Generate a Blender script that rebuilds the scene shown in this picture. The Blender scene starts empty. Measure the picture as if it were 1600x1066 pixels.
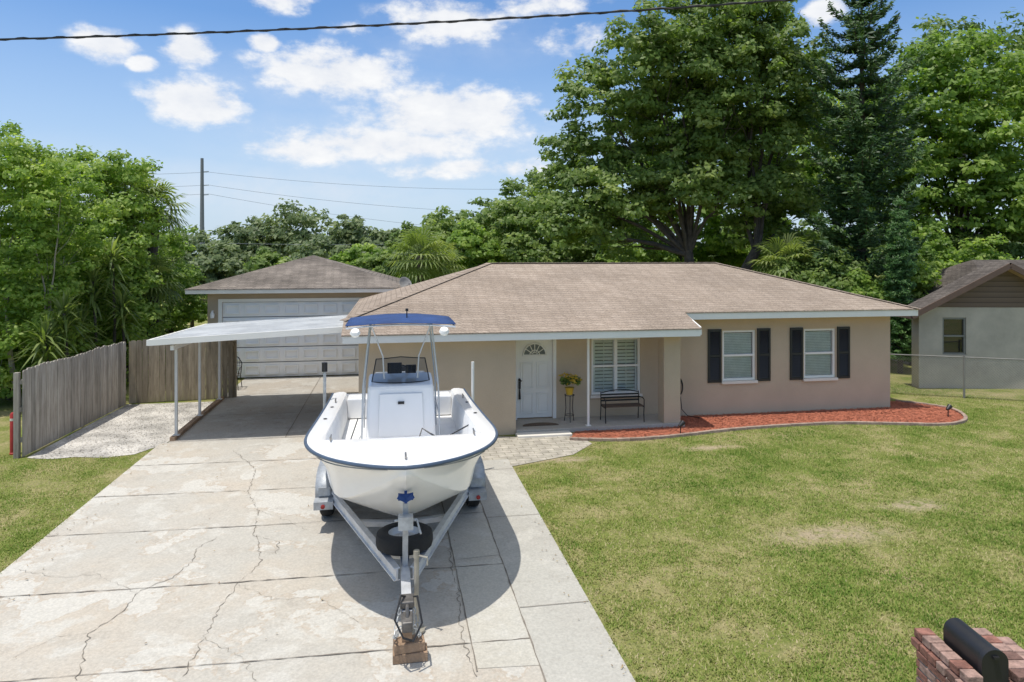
import bpy, math, random
import numpy as np
from mathutils import Vector, Matrix
random.seed(5); rng=np.random.default_rng(7)
S=bpy.context.scene; COL=S.collection
CA,SA=math.cos(math.radians(10)),math.sin(math.radians(10))
def R(x,d): return (x*CA+d*SA, -x*SA+d*CA)   # survey axis (street normal is 10 deg off) -> lot axes

# ------------------------------------------------------------------ materials
MC={}
def nodes(name):
    m=bpy.data.materials.new(name); m.use_nodes=True
    nt=m.node_tree; b=nt.nodes['Principled BSDF']; return m,nt,b
def N(nt,t,**k):
    n=nt.nodes.new(t)
    for a,v in k.items(): setattr(n,a,v)
    return n
def rgb(c): return (c[0],c[1],c[2],1)
def plain(name,c,rough=.6,metal=0,var=.15,scale=3,bump=.0,bscale=40,spec=.5,coat=0,fine=0):
    if name in MC: return MC[name]
    m,nt,b=nodes(name); L=nt.links.new
    tc=N(nt,'ShaderNodeTexCoord'); n=N(nt,'ShaderNodeTexNoise'); n.inputs['Scale'].default_value=scale; n.inputs['Detail'].default_value=6
    n.inputs['Roughness'].default_value=.65
    L(tc.outputs['Object'],n.inputs['Vector'])
    mr=N(nt,'ShaderNodeMapRange'); mr.inputs[1].default_value=.3; mr.inputs[2].default_value=.7
    mr.inputs[3].default_value=1-var; mr.inputs[4].default_value=1+var*.6
    L(n.outputs['Fac'],mr.inputs[0])
    last=mr.outputs[0]
    if fine:
        n2=N(nt,'ShaderNodeTexNoise'); n2.inputs['Scale'].default_value=bscale; n2.inputs['Detail'].default_value=3
        L(tc.outputs['Object'],n2.inputs['Vector'])
        m2=N(nt,'ShaderNodeMapRange'); m2.inputs[1].default_value=.3; m2.inputs[2].default_value=.7; m2.inputs[3].default_value=1-fine; m2.inputs[4].default_value=1+fine
        L(n2.outputs['Fac'],m2.inputs[0]); mm=N(nt,'ShaderNodeMath',operation='MULTIPLY'); L(last,mm.inputs[0]); L(m2.outputs[0],mm.inputs[1]); last=mm.outputs[0]
    vm=N(nt,'ShaderNodeVectorMath',operation='SCALE'); vm.inputs[0].default_value=c; L(last,vm.inputs['Scale'])
    L(vm.outputs[0],b.inputs['Base Color'])
    b.inputs['Roughness'].default_value=rough; b.inputs['Metallic'].default_value=metal
    b.inputs['Specular IOR Level'].default_value=spec; b.inputs['Coat Weight'].default_value=coat
    if bump:
        n3=N(nt,'ShaderNodeTexNoise'); n3.inputs['Scale'].default_value=bscale; n3.inputs['Detail'].default_value=5
        L(tc.outputs['Object'],n3.inputs['Vector'])
        bp=N(nt,'ShaderNodeBump'); bp.inputs['Strength'].default_value=bump; bp.inputs['Distance'].default_value=.02
        L(n3.outputs['Fac'],bp.inputs['Height']); L(bp.outputs[0],b.inputs['Normal'])
    MC[name]=m; return m
def ramp(nt,stops,interp='LINEAR'):
    r=N(nt,'ShaderNodeValToRGB'); cr=r.color_ramp; cr.interpolation=interp
    while len(cr.elements)<len(stops): cr.elements.new(.5)
    for e,(p,c) in zip(cr.elements,stops): e.position=p; e.color=rgb(c)
    return r
def shingle(name,c1,c2,stain,nsc=.9,mk=.4):
    m,nt,b=nodes(name); L=nt.links.new
    tc=N(nt,'ShaderNodeTexCoord'); sx=N(nt,'ShaderNodeSeparateXYZ'); L(tc.outputs['Object'],sx.inputs[0])
    ad=N(nt,'ShaderNodeMath',operation='ADD'); L(sx.outputs[0],ad.inputs[0]); L(sx.outputs[1],ad.inputs[1])
    mu=N(nt,'ShaderNodeMath',operation='MULTIPLY'); mu.inputs[1].default_value=1/.305; L(sx.outputs[2],mu.inputs[0])
    cx=N(nt,'ShaderNodeCombineXYZ'); L(ad.outputs[0],cx.inputs[0]); L(mu.outputs[0],cx.inputs[1])
    br=N(nt,'ShaderNodeTexBrick'); L(cx.outputs[0],br.inputs['Vector']); br.inputs['Scale'].default_value=1
    br.inputs['Brick Width'].default_value=.27; br.inputs['Row Height'].default_value=.145; br.inputs['Mortar Size'].default_value=.011
    br.inputs['Color1'].default_value=rgb(c1); br.inputs['Color2'].default_value=rgb(c2); br.inputs['Mortar'].default_value=rgb([x*mk for x in c1]); br.inputs['Bias'].default_value=0
    n=N(nt,'ShaderNodeTexNoise'); n.inputs['Scale'].default_value=nsc; n.inputs['Detail'].default_value=8; L(tc.outputs['Object'],n.inputs['Vector'])
    mr=N(nt,'ShaderNodeMapRange'); mr.inputs[1].default_value=.35; mr.inputs[2].default_value=.65; mr.inputs[3].default_value=1-stain; mr.inputs[4].default_value=1.08; L(n.outputs['Fac'],mr.inputs[0])
    n2=N(nt,'ShaderNodeTexNoise'); n2.inputs['Scale'].default_value=28; n2.inputs['Detail'].default_value=3; L(tc.outputs['Object'],n2.inputs['Vector'])
    m2=N(nt,'ShaderNodeMapRange'); m2.inputs[1].default_value=.3; m2.inputs[2].default_value=.7; m2.inputs[3].default_value=.76; m2.inputs[4].default_value=1.24; L(n2.outputs['Fac'],m2.inputs[0])
    mm=N(nt,'ShaderNodeMath',operation='MULTIPLY'); L(mr.outputs[0],mm.inputs[0]); L(m2.outputs[0],mm.inputs[1])
    vm=N(nt,'ShaderNodeVectorMath',operation='SCALE'); L(br.outputs['Color'],vm.inputs[0]); L(mm.outputs[0],vm.inputs['Scale'])
    L(vm.outputs[0],b.inputs['Base Color']); b.inputs['Roughness'].default_value=.95; b.inputs['Specular IOR Level'].default_value=.2
    bp=N(nt,'ShaderNodeBump'); bp.inputs['Strength'].default_value=.25; bp.inputs['Distance'].default_value=.02
    L(vm.outputs[0],bp.inputs['Height']); L(bp.outputs[0],b.inputs['Normal'])
    return m
def brickmat(name,c1,c2,mortar,w=.2,h=.065,ms=.01,horizontal=False):
    m,nt,b=nodes(name); L=nt.links.new
    tc=N(nt,'ShaderNodeTexCoord'); sx=N(nt,'ShaderNodeSeparateXYZ'); L(tc.outputs['Object'],sx.inputs[0])
    cx=N(nt,'ShaderNodeCombineXYZ')
    if horizontal: L(sx.outputs[0],cx.inputs[0]); L(sx.outputs[1],cx.inputs[1])
    else:
        ad=N(nt,'ShaderNodeMath',operation='ADD'); L(sx.outputs[0],ad.inputs[0]); L(sx.outputs[1],ad.inputs[1]); L(ad.outputs[0],cx.inputs[0]); L(sx.outputs[2],cx.inputs[1])
    br=N(nt,'ShaderNodeTexBrick'); L(cx.outputs[0],br.inputs['Vector']); br.inputs['Scale'].default_value=1
    br.inputs['Brick Width'].default_value=w; br.inputs['Row Height'].default_value=h; br.inputs['Mortar Size'].default_value=ms
    br.inputs['Color1'].default_value=rgb(c1); br.inputs['Color2'].default_value=rgb(c2); br.inputs['Mortar'].default_value=rgb(mortar)
    n=N(nt,'ShaderNodeTexNoise'); n.inputs['Scale'].default_value=5; n.inputs['Detail'].default_value=8; L(tc.outputs['Object'],n.inputs['Vector'])
    mr=N(nt,'ShaderNodeMapRange'); mr.inputs[1].default_value=.3; mr.inputs[2].default_value=.7; mr.inputs[3].default_value=.7; mr.inputs[4].default_value=1.2; L(n.outputs['Fac'],mr.inputs[0])
    vm=N(nt,'ShaderNodeVectorMath',operation='SCALE'); L(br.outputs['Color'],vm.inputs[0]); L(mr.outputs[0],vm.inputs['Scale'])
    L(vm.outputs[0],b.inputs['Base Color']); b.inputs['Roughness'].default_value=.9
    bp=N(nt,'ShaderNodeBump'); bp.inputs['Strength'].default_value=.5; bp.inputs['Distance'].default_value=.01; L(br.outputs['Fac'],bp.inputs['Height']); bp.invert=True
    L(bp.outputs[0],b.inputs['Normal']); return m
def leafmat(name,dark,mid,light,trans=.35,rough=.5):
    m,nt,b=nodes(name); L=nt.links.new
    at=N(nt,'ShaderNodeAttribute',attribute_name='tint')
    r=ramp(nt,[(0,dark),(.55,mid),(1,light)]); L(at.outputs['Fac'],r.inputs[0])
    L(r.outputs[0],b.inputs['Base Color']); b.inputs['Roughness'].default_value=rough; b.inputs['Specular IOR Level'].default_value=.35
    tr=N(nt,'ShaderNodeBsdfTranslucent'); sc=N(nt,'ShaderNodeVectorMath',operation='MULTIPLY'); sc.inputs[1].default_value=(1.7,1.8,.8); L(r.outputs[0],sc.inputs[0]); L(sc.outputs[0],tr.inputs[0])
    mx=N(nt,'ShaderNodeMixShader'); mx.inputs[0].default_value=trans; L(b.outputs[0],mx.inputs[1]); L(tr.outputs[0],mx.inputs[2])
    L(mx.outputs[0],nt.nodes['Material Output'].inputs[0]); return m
def glassmat(name,tint=(.8,.85,.85),mixv=.25,gc=.9):
    m,nt,b=nodes(name); L=nt.links.new
    t=N(nt,'ShaderNodeBsdfTransparent'); t.inputs[0].default_value=rgb(tint); g=N(nt,'ShaderNodeBsdfGlossy'); g.inputs['Roughness'].default_value=.03
    g.inputs[0].default_value=(gc,gc,gc,1)
    f=N(nt,'ShaderNodeFresnel'); f.inputs[0].default_value=1.5; a=N(nt,'ShaderNodeMath',operation='ADD'); a.inputs[1].default_value=mixv*.4; L(f.outputs[0],a.inputs[0])
    mx=N(nt,'ShaderNodeMixShader'); L(a.outputs[0],mx.inputs[0]); L(t.outputs[0],mx.inputs[1]); L(g.outputs[0],mx.inputs[2]); L(mx.outputs[0],nt.nodes['Material Output'].inputs[0]); return m

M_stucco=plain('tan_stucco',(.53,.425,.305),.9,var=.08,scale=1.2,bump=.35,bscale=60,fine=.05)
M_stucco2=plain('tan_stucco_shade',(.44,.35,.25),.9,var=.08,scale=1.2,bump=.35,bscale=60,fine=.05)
M_white=plain('white_paint',(.82,.80,.75),.5,var=.05,scale=2)
M_trim=plain('offwhite_trim',(.74,.70,.62),.6,var=.08,scale=3)
M_roof=shingle('brown_shingles',(.29,.232,.183),(.35,.285,.23),.13,.6,.72)
M_roofg=shingle('weathered_shingles',(.18,.155,.135),(.25,.215,.185),.4,.9,.6)
M_roofn=shingle('dark_shingles',(.10,.085,.075),(.15,.13,.115),.3)
M_black=plain('black_paint',(.018,.018,.02),.45,var=.2)
M_iron=plain('black_iron',(.02,.02,.022),.5,metal=.3)
M_rubber=plain('tyre_rubber',(.018,.018,.018),.85,var=.3,scale=10,bump=.3,bscale=80)
M_alu=plain('aluminium',(.64,.65,.66),.45,metal=.4,var=.2,scale=6)
M_galv=plain('galvanised_steel',(.50,.52,.53),.5,metal=.4,var=.3,scale=8)
M_gel=plain('white_gelcoat',(.87,.865,.85),.25,var=.03,scale=1.5,coat=.4)
M_gel2=plain('nonskid_deck',(.80,.795,.78),.6,var=.08,scale=4,bump=.2,bscale=200)
M_navy=plain('navy_rubrail',(.06,.09,.14),.45,var=.2)
M_blue=plain('blue_canvas',(.014,.05,.17),.8,var=.3,scale=3,bump=.3,bscale=150)
M_strap=plain('blue_strap',(.01,.05,.2),.6)
M_glass=glassmat('window_glass',(.9,.93,.93),.12); M_wind=glassmat('smoked_windscreen',(.62,.64,.65),.0,.4)
M_dark=plain('unlit_room_dark',(.03,.03,.03),.9)
M_blind=plain('white_blind',(.80,.79,.75),.6)
M_wood=plain('lumber',(.33,.22,.14),.85,var=.4,scale=6,bump=.4)
M_red=plain('red_paint',(.40,.03,.025),.55,var=.3)
M_bark=plain('grey_bark',(.085,.072,.06),.95,var=.5,scale=4,bump=.9,bscale=14)
M_barkp=plain('pale_bark',(.30,.27,.22),.95,var=.4,scale=5,bump=.6,bscale=18)
M_mulch=plain('red_mulch',(.41,.135,.075),.95,var=.35,scale=9,bump=.6,bscale=45,fine=.35)
M_edge=plain('edging_concrete',(.34,.25,.195),.9,var=.4,scale=6,bump=.4)
M_cable=plain('cable',(.015,.015,.016),.6)
M_yel=plain('yellow_pot',(.65,.42,.04),.5)
M_chrome=plain('steel_handle',(.35,.33,.30),.3,metal=.9)

def fencemat(name,k=(1,1,1)):
    m,nt,b=nodes(name); L=nt.links.new
    tc=N(nt,'ShaderNodeTexCoord'); mp=N(nt,'ShaderNodeMapping'); mp.inputs['Scale'].default_value=(9,9,1.1); L(tc.outputs['Object'],mp.inputs[0])
    n=N(nt,'ShaderNodeTexNoise'); n.inputs['Scale'].default_value=1.4; n.inputs['Detail'].default_value=8; n.inputs['Roughness'].default_value=.7; L(mp.outputs[0],n.inputs['Vector'])
    f=lambda c:tuple(a*q for a,q in zip(c,k))
    r=ramp(nt,[(.25,f((.17,.145,.115))),(.5,f((.36,.32,.27))),(.75,f((.50,.46,.40)))]); L(n.outputs['Fac'],r.inputs[0])
    at=N(nt,'ShaderNodeAttribute',attribute_name='tint'); mr=N(nt,'ShaderNodeMapRange'); mr.inputs[3].default_value=.72; mr.inputs[4].default_value=1.2; L(at.outputs['Fac'],mr.inputs[0])
    vm=N(nt,'ShaderNodeVectorMath',operation='SCALE'); L(r.outputs[0],vm.inputs[0]); L(mr.outputs[0],vm.inputs['Scale']); L(vm.outputs[0],b.inputs['Base Color'])
    b.inputs['Roughness'].default_value=.95; return m
M_fence=fencemat('weathered_boards'); M_fence2=fencemat('tan_boards',(.85,.78,.64)); M_fence3=fencemat('brown_boards',(.6,.42,.3))

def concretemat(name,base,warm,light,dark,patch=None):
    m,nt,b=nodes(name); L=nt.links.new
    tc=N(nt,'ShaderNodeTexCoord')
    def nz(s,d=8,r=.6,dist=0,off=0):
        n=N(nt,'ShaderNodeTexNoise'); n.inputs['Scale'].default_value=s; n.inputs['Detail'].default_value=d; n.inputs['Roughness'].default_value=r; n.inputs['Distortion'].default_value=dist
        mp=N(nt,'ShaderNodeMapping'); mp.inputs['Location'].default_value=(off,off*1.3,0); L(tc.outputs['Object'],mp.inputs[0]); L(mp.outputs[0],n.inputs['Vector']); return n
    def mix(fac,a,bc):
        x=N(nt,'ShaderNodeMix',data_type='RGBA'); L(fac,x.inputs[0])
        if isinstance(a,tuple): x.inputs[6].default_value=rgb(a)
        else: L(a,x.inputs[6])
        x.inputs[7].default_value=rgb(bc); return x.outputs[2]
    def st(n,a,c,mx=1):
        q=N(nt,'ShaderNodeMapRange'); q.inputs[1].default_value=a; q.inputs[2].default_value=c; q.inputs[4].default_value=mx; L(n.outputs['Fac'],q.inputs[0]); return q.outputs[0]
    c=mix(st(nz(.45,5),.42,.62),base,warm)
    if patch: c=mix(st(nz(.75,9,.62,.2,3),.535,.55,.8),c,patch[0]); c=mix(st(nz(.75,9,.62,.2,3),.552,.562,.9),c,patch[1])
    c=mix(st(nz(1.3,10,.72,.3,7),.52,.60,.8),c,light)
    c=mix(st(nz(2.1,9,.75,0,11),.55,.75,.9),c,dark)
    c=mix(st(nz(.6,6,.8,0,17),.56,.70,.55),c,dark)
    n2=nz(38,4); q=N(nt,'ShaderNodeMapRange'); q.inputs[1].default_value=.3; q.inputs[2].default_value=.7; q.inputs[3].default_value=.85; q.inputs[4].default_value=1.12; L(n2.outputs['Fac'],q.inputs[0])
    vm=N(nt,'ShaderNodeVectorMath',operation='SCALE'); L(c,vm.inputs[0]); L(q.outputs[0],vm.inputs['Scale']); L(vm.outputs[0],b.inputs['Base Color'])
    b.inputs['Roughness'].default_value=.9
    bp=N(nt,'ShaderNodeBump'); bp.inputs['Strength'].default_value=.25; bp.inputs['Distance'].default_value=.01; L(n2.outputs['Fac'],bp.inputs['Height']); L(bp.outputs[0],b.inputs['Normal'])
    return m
M_conc=concretemat('old_concrete',(.43,.405,.355),(.455,.405,.335),(.50,.48,.43),(.33,.30,.255),((.42,.355,.28),(.51,.49,.44)))
M_conc2=concretemat('newer_concrete',(.41,.395,.35),(.39,.37,.325),(.46,.44,.39),(.31,.29,.25))
M_conc3=concretemat('patch_concrete',(.46,.44,.385),(.45,.42,.355),(.50,.48,.43),(.39,.365,.31))
M_conc4=concretemat('carport_concrete',(.37,.35,.315),(.36,.32,.27),(.43,.41,.37),(.20,.18,.155))  # darker slab: stains plus shade under the carport roof, both in the colour
M_joint=plain('joint_gap',(.20,.175,.145),.95,var=.5,scale=5)
M_crack=plain('crack_line',(.21,.185,.15),.95,var=.5,scale=5)

# ------------------------------------------------------------------ mesh builder
class MB:
    def __init__(s): s.v=[]; s.f=[]; s.m=[]; s.t=[]; s.cur=0; s.tint=.5
    def add(s,vs,fs):
        o=len(s.v); s.v+= [tuple(p) for p in vs]; s.t+=[s.tint]*len(vs)
        for f in fs: s.f.append([i+o for i in f]); s.m.append(s.cur)
    def box(s,x0,x1,y0,y1,z0,z1):
        s.add([(x0,y0,z0),(x1,y0,z0),(x1,y1,z0),(x0,y1,z0),(x0,y0,z1),(x1,y0,z1),(x1,y1,z1),(x0,y1,z1)],
              [(0,3,2,1),(4,5,6,7),(0,1,5,4),(1,2,6,5),(2,3,7,6),(3,0,4,7)])
    def beam(s,p,q,w,h,up=(0,0,1)):
        p=Vector(p);q=Vector(q);d=(q-p).normalized(); u=Vector(up)
        r=d.cross(u)
        if r.length<1e-4: r=d.cross(Vector((0,1,0)))
        r.normalize(); u=r.cross(d).normalized(); r*=w/2; u*=h/2
        s.add([p-r-u,p+r-u,p+r+u,p-r+u,q-r-u,q+r-u,q+r+u,q-r+u],[(0,1,2,3),(7,6,5,4),(0,4,5,1),(1,5,6,2),(2,6,7,3),(3,7,4,0)])
    def tube(s,pts,rad,n=8,caps=True):
        pts=[Vector(p) for p in pts]
        if not hasattr(rad,'__len__'): rad=[rad]*len(pts)
        ref=None;vs=[]
        for i,p in enumerate(pts):
            a=pts[max(i-1,0)];b=pts[min(i+1,len(pts)-1)]; d=(b-a)
            if d.length<1e-9: d=Vector((0,0,1))
            d.normalize()
            if ref is None: ref=Vector((1,0,0)) if abs(d.x)<.9 else Vector((0,1,0))
            r=(ref-d*ref.dot(d)).normalized(); ref=r; u=d.cross(r)
            for k in range(n):
                an=2*math.pi*k/n; vs.append(p+(r*math.cos(an)+u*math.sin(an))*rad[i])
        fs=[]
        for i in range(len(pts)-1):
            for k in range(n):
                k2=(k+1)%n; fs.append((i*n+k,i*n+k2,(i+1)*n+k2,(i+1)*n+k))
        if caps: fs.append(tuple(range(n))[::-1]); fs.append(tuple((len(pts)-1)*n+k for k in range(n)))
        s.add(vs,fs)
    def lathe(s,prof,c,axis=(0,0,1),n=24):
        c=Vector(c);ax=Vector(axis).normalized(); r=ax.orthogonal().normalized(); u=ax.cross(r); vs=[]
        for (rr,h) in prof:
            for k in range(n):
                an=2*math.pi*k/n; vs.append(c+ax*h+(r*math.cos(an)+u*math.sin(an))*max(rr,1e-4))
        fs=[]
        for i in range(len(prof)-1):
            for k in range(n):
                k2=(k+1)%n; fs.append((i*n+k,i*n+k2,(i+1)*n+k2,(i+1)*n+k))
        s.add(vs,fs)
    def poly(s,vs): s.add(vs,[tuple(range(len(vs)))])
    def grid(s,rows):
        n=len(rows[0]); vs=[p for r in rows for p in r]
        s.add(vs,[(i*n+k,i*n+k+1,(i+1)*n+k+1,(i+1)*n+k) for i in range(len(rows)-1) for k in range(n-1)])
    def finish(s,name,mats,parent=None,smooth=True,bevel=0,tint=False,base=None,ang=35):
        me=bpy.data.meshes.new(name)
        b=Vector(parent['_b']) if parent is not None and '_b' in parent else Vector(base or (0,0,0))
        me.from_pydata([(x-b.x,y-b.y,z-b.z) for x,y,z in s.v],[],s.f)
        if not isinstance(mats,(list,tuple)): mats=[mats]
        for m in mats: me.materials.append(m)
        me.polygons.foreach_set('material_index',s.m)
        if tint:
            a=me.attributes.new('tint','FLOAT','POINT'); a.data.foreach_set('value',s.t)
        if smooth:
            me.polygons.foreach_set('use_smooth',[True]*len(s.f)); me.set_sharp_from_angle(angle=math.radians(ang))
        me.update(); o=bpy.data.objects.new(name,me); COL.objects.link(o)
        if parent is not None: o.parent=parent; o['_b']=list(b)
        else: o.location=b
        if bevel:
            md=o.modifiers.new('Bevel','BEVEL'); md.width=bevel; md.segments=2; md.limit_method='ANGLE'; md.angle_limit=math.radians(50)
        return o
def thing(name,label,cat,base,group=None):
    e=bpy.data.objects.new(name,None); e.location=base; e.empty_display_size=.2; COL.objects.link(e); e['_b']=list(base)
    e['label']=label; e['category']=cat
    if group: e['group']=group
    return e
def sub(name,par,b):
    e=bpy.data.objects.new(name,None); COL.objects.link(e); e.parent=par; e.location=Vector(b)-Vector(par['_b']); e['_b']=list(b); return e
def tag(o,label,cat,group=None):
    o['label']=label; o['category']=cat
    if group: o['group']=group
def struct(o): o['kind']='structure'

# ------------------------------------------------------------------ ground
BARE=((6.2,8.86,1.0,.32),(8.25,9.65,.55,.24),(3.3,13.0,.6,.18),(6.5,13.3,.6,.18))
def groundmat():
    m,nt,b=nodes('grass_ground'); L=nt.links.new
    tc=N(nt,'ShaderNodeTexCoord')
    def nz(s,d=8,r=.6):
        n=N(nt,'ShaderNodeTexNoise'); n.inputs['Scale'].default_value=s; n.inputs['Detail'].default_value=d; n.inputs['Roughness'].default_value=r; L(tc.outputs['Object'],n.inputs['Vector']); return n
    r1=ramp(nt,[(.3,(.11,.16,.03)),(.46,(.18,.205,.055)),(.57,(.28,.26,.115)),(.72,(.38,.315,.185))]); L(nz(.9,10,.72).outputs['Fac'],r1.inputs[0])
    r2=ramp(nt,[(.3,(.45,.5,.4)),(.5,(1,1,1)),(.72,(1.4,1.3,1.2))]); L(nz(22,6,.75).outputs['Fac'],r2.inputs[0])
    cur=None; sx=tc.outputs['Object']
    for (cx,cy,rx,ry) in BARE:
        s=N(nt,'ShaderNodeVectorMath',operation='SUBTRACT'); s.inputs[1].default_value=(cx,cy,0); L(sx,s.inputs[0])
        q=N(nt,'ShaderNodeVectorMath',operation='MULTIPLY'); q.inputs[1].default_value=(1/rx,1/ry,0); L(s.outputs[0],q.inputs[0])
        l=N(nt,'ShaderNodeVectorMath',operation='LENGTH'); L(q.outputs[0],l.inputs[0])
        mr=N(nt,'ShaderNodeMapRange'); mr.inputs[1].default_value=1.5; mr.inputs[2].default_value=.4; L(l.outputs['Value'],mr.inputs[0])
        if cur is None: cur=mr.outputs[0]
        else:
            mm=N(nt,'ShaderNodeMath',operation='MAXIMUM'); L(cur,mm.inputs[0]); L(mr.outputs[0],mm.inputs[1]); cur=mm.outputs[0]
    mn=N(nt,'ShaderNodeMath',operation='MULTIPLY'); L(cur,mn.inputs[0]); e=N(nt,'ShaderNodeMapRange'); e.inputs[1].default_value=.35; e.inputs[2].default_value=.55; L(nz(5,6,.7).outputs['Fac'],e.inputs[0]); L(e.outputs[0],mn.inputs[1])
    ms=N(nt,'ShaderNodeMix',data_type='RGBA'); L(mn.outputs[0],ms.inputs[0]); L(r1.outputs[0],ms.inputs[6]); ms.inputs[7].default_value=(.38,.31,.21,1)
    mx=N(nt,'ShaderNodeMix',data_type='RGBA',blend_type='MULTIPLY'); mx.inputs[0].default_value=1; L(ms.outputs[2],mx.inputs[6]); L(r2.outputs[0],mx.inputs[7])
    L(mx.outputs[2],b.inputs['Base Color']); b.inputs['Roughness'].default_value=1; b.inputs['Specular IOR Level'].default_value=.1
    bp=N(nt,'ShaderNodeBump'); bp.inputs['Strength'].default_value=.8; bp.inputs['Distance'].default_value=.03; L(nz(60,4).outputs['Fac'],bp.inputs['Height']); L(bp.outputs[0],b.inputs['Normal'])
    return m
g=MB(); g.poly([(-900,-300,0),(900,-300,0),(900,1500,0),(-900,1500,0)]); o=g.finish('ground',groundmat(),smooth=False); struct(o)

def ribbon(b,pts,w,z,jit=0):
    pts=[Vector((p[0],p[1],z)) for p in pts]; L=[];Rr=[]
    for i,p in enumerate(pts):
        d=(pts[min(i+1,len(pts)-1)]-pts[max(i-1,0)]).normalized(); n=Vector((-d.y,d.x,0))*w*.5*(1+jit*random.uniform(-.6,.6))
        L.append(p+n);Rr.append(p-n)
    b.grid([L,Rr])
def wob(pts,step=.12,amp=.05):
    out=[]
    for a,c in zip(pts[:-1],pts[1:]):
        a=Vector((a[0],a[1],0));c=Vector((c[0],c[1],0)); n=max(1,int((c-a).length/step)); pr=Vector((-(c-a).y,(c-a).x,0)).normalized()
        for i in range(n):
            p=a.lerp(c,i/n)+pr*random.uniform(-amp,amp); out.append((p.x,p.y))
    out.append(pts[-1][:2]); return out
dw=MB(); zt=.012
def slab(x0,x1,y0,y1,mi,z=zt):
    dw.cur=mi; dw.box(x0,x1,y0,y1,-.05,z)
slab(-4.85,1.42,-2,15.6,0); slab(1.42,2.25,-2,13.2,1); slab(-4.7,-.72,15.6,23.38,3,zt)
dw.cur=2; dw.poly([(.82,6.55,zt+.004),(1.42,6.5,zt+.004),(1.42,8.9,zt+.004),(.8,8.85,zt+.004)])
dw.poly([(.80,8.95,zt+.004),(1.42,9.0,zt+.004),(1.42,11.2,zt+.004),(.8,11.2,zt+.004)])
dw.cur=4
for y in (5.2,7.05,8.8,10.6,12.2,13.9,15.6,18.0,20.6):
    x1=1.42 if y<15.6 else -.75; x0=-4.84 if y<15.6 else -4.69
    ribbon(dw,wob([(x0,y+.10),(-2,y+random.uniform(-.02,.02)),(x1,y-.08)],.10,.008),.013,zt+.0085,1.3)
for y in (7.6,10.3,12.6): ribbon(dw,[(1.43,y),(2.24,y)],.010,zt+.0085)
ribbon(dw,wob([(1.42,-1),(1.42,13.2)],.15,.005),.014,zt+.009,1)
ribbon(dw,wob([(.81,6.5),(.80,11.2)],.15,.005),.012,zt+.0095,1)
ribbon(dw,wob([(-2.3,15.6),(-2.3,23.3)],.3,.004),.014,zt+.009,.6)
dw.cur=5
C=[[R((u-800)*4268/(v-400)/1067,4268/(v-400)) for u,v in l] for l in [
 [(365,705),(400,735),(388,770),(404,800),(395,838),(436,848),(432,868)],
 [(338,842),(310,858),(300,880),(268,905),(215,928),(190,960),(140,992),(128,1040),(120,1066)],
 [(400,838),(408,880),(372,915),(345,950),(318,1000),(285,1060)],
 [(700,860),(716,930),(722,1000),(745,1060)]]]
for l in C: ribbon(dw,wob(l,.05,.025),.0065,zt+.0065,1.4)
C=[[R((u-800)*4268/(v-400)/1067,4268/(v-400)) for u,v in l] for l in [
 [(215,928),(150,900),(90,905),(20,890)],[(372,915),(430,940),(500,935),(560,975)],[(388,770),(320,765),(250,775)],
 [(404,800),(450,815),(480,830)],[(140,992),(80,1000),(20,1030)],[(318,1000),(380,1030),(400,1066)]]]
for l in C: ribbon(dw,wob(l,.05,.03),.003,zt+.0065,1.4)
o=dw.finish('driveway',[M_conc,M_conc2,M_conc3,M_conc4,M_joint,M_crack],smooth=False); struct(o)

def gravelmat():
    m,nt,b=nodes('white_shell_gravel'); L=nt.links.new
    tc=N(nt,'ShaderNodeTexCoord'); v=N(nt,'ShaderNodeTexVoronoi'); v.inputs['Scale'].default_value=28; L(tc.outputs['Object'],v.inputs['Vector'])
    r=ramp(nt,[(0,(.66,.63,.58)),(.6,(.54,.51,.46)),(1,(.24,.21,.18))]); L(v.outputs['Distance'],r.inputs[0])
    n=N(nt,'ShaderNodeTexNoise'); n.inputs['Scale'].default_value=1.6; n.inputs['Detail'].default_value=8; L(tc.outputs['Object'],n.inputs['Vector'])
    q=N(nt,'ShaderNodeMapRange'); q.inputs[1].default_value=.35; q.inputs[2].default_value=.65; q.inputs[3].default_value=.6; q.inputs[4].default_value=1.1; L(n.outputs['Fac'],q.inputs[0])
    vm=N(nt,'ShaderNodeVectorMath',operation='SCALE'); L(r.outputs[0],vm.inputs[0]); L(q.outputs[0],vm.inputs['Scale']); L(vm.outputs[0],b.inputs['Base Color'])
    bp=N(nt,'ShaderNodeBump'); bp.invert=True; bp.inputs['Distance'].default_value=.02; L(v.outputs['Distance'],bp.inputs['Height']); L(bp.outputs[0],b.inputs['Normal']); b.inputs['Roughness'].default_value=.9; return m
g=MB(); g.poly([(-7.1,14.95,.008),(-6.6,14.78,.008),(-6.2,14.86,.008),(-5.6,14.70,.008),(-5.1,14.85,.008),(-4.72,15.6,.008),(-4.72,19.85,.008),(-7,19.85,.008)])
for _ in range(1500):
    x=random.uniform(-7,-4.75); y=random.uniform(14.6,19.8); s=random.uniform(.008,.024); z=.012+s*.4
    if y<14.9 and random.random()<.5: continue
    g.add([(x-s,y,z),(x,y-s*.8,z+s*.3),(x+s,y,z),(x,y+s*.8,z-s*.1)],[(0,1,2,3)])
o=g.finish('gravel_path',gravelmat(),smooth=False); struct(o)
g=MB(); g.poly([(2.25,12.75,.01),(3.6,13.3,.01),(4.2,14.0,.01),(4.1,14.62,.01),(1.45,15.04,.01),(1.45,13.2,.01),(2.25,13.2,.01)])
o=g.finish('paver_path',brickmat('concrete_pavers',(.37,.34,.28),(.44,.40,.335),(.22,.20,.15),.3,.15,.008,True),smooth=False); struct(o)

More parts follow.
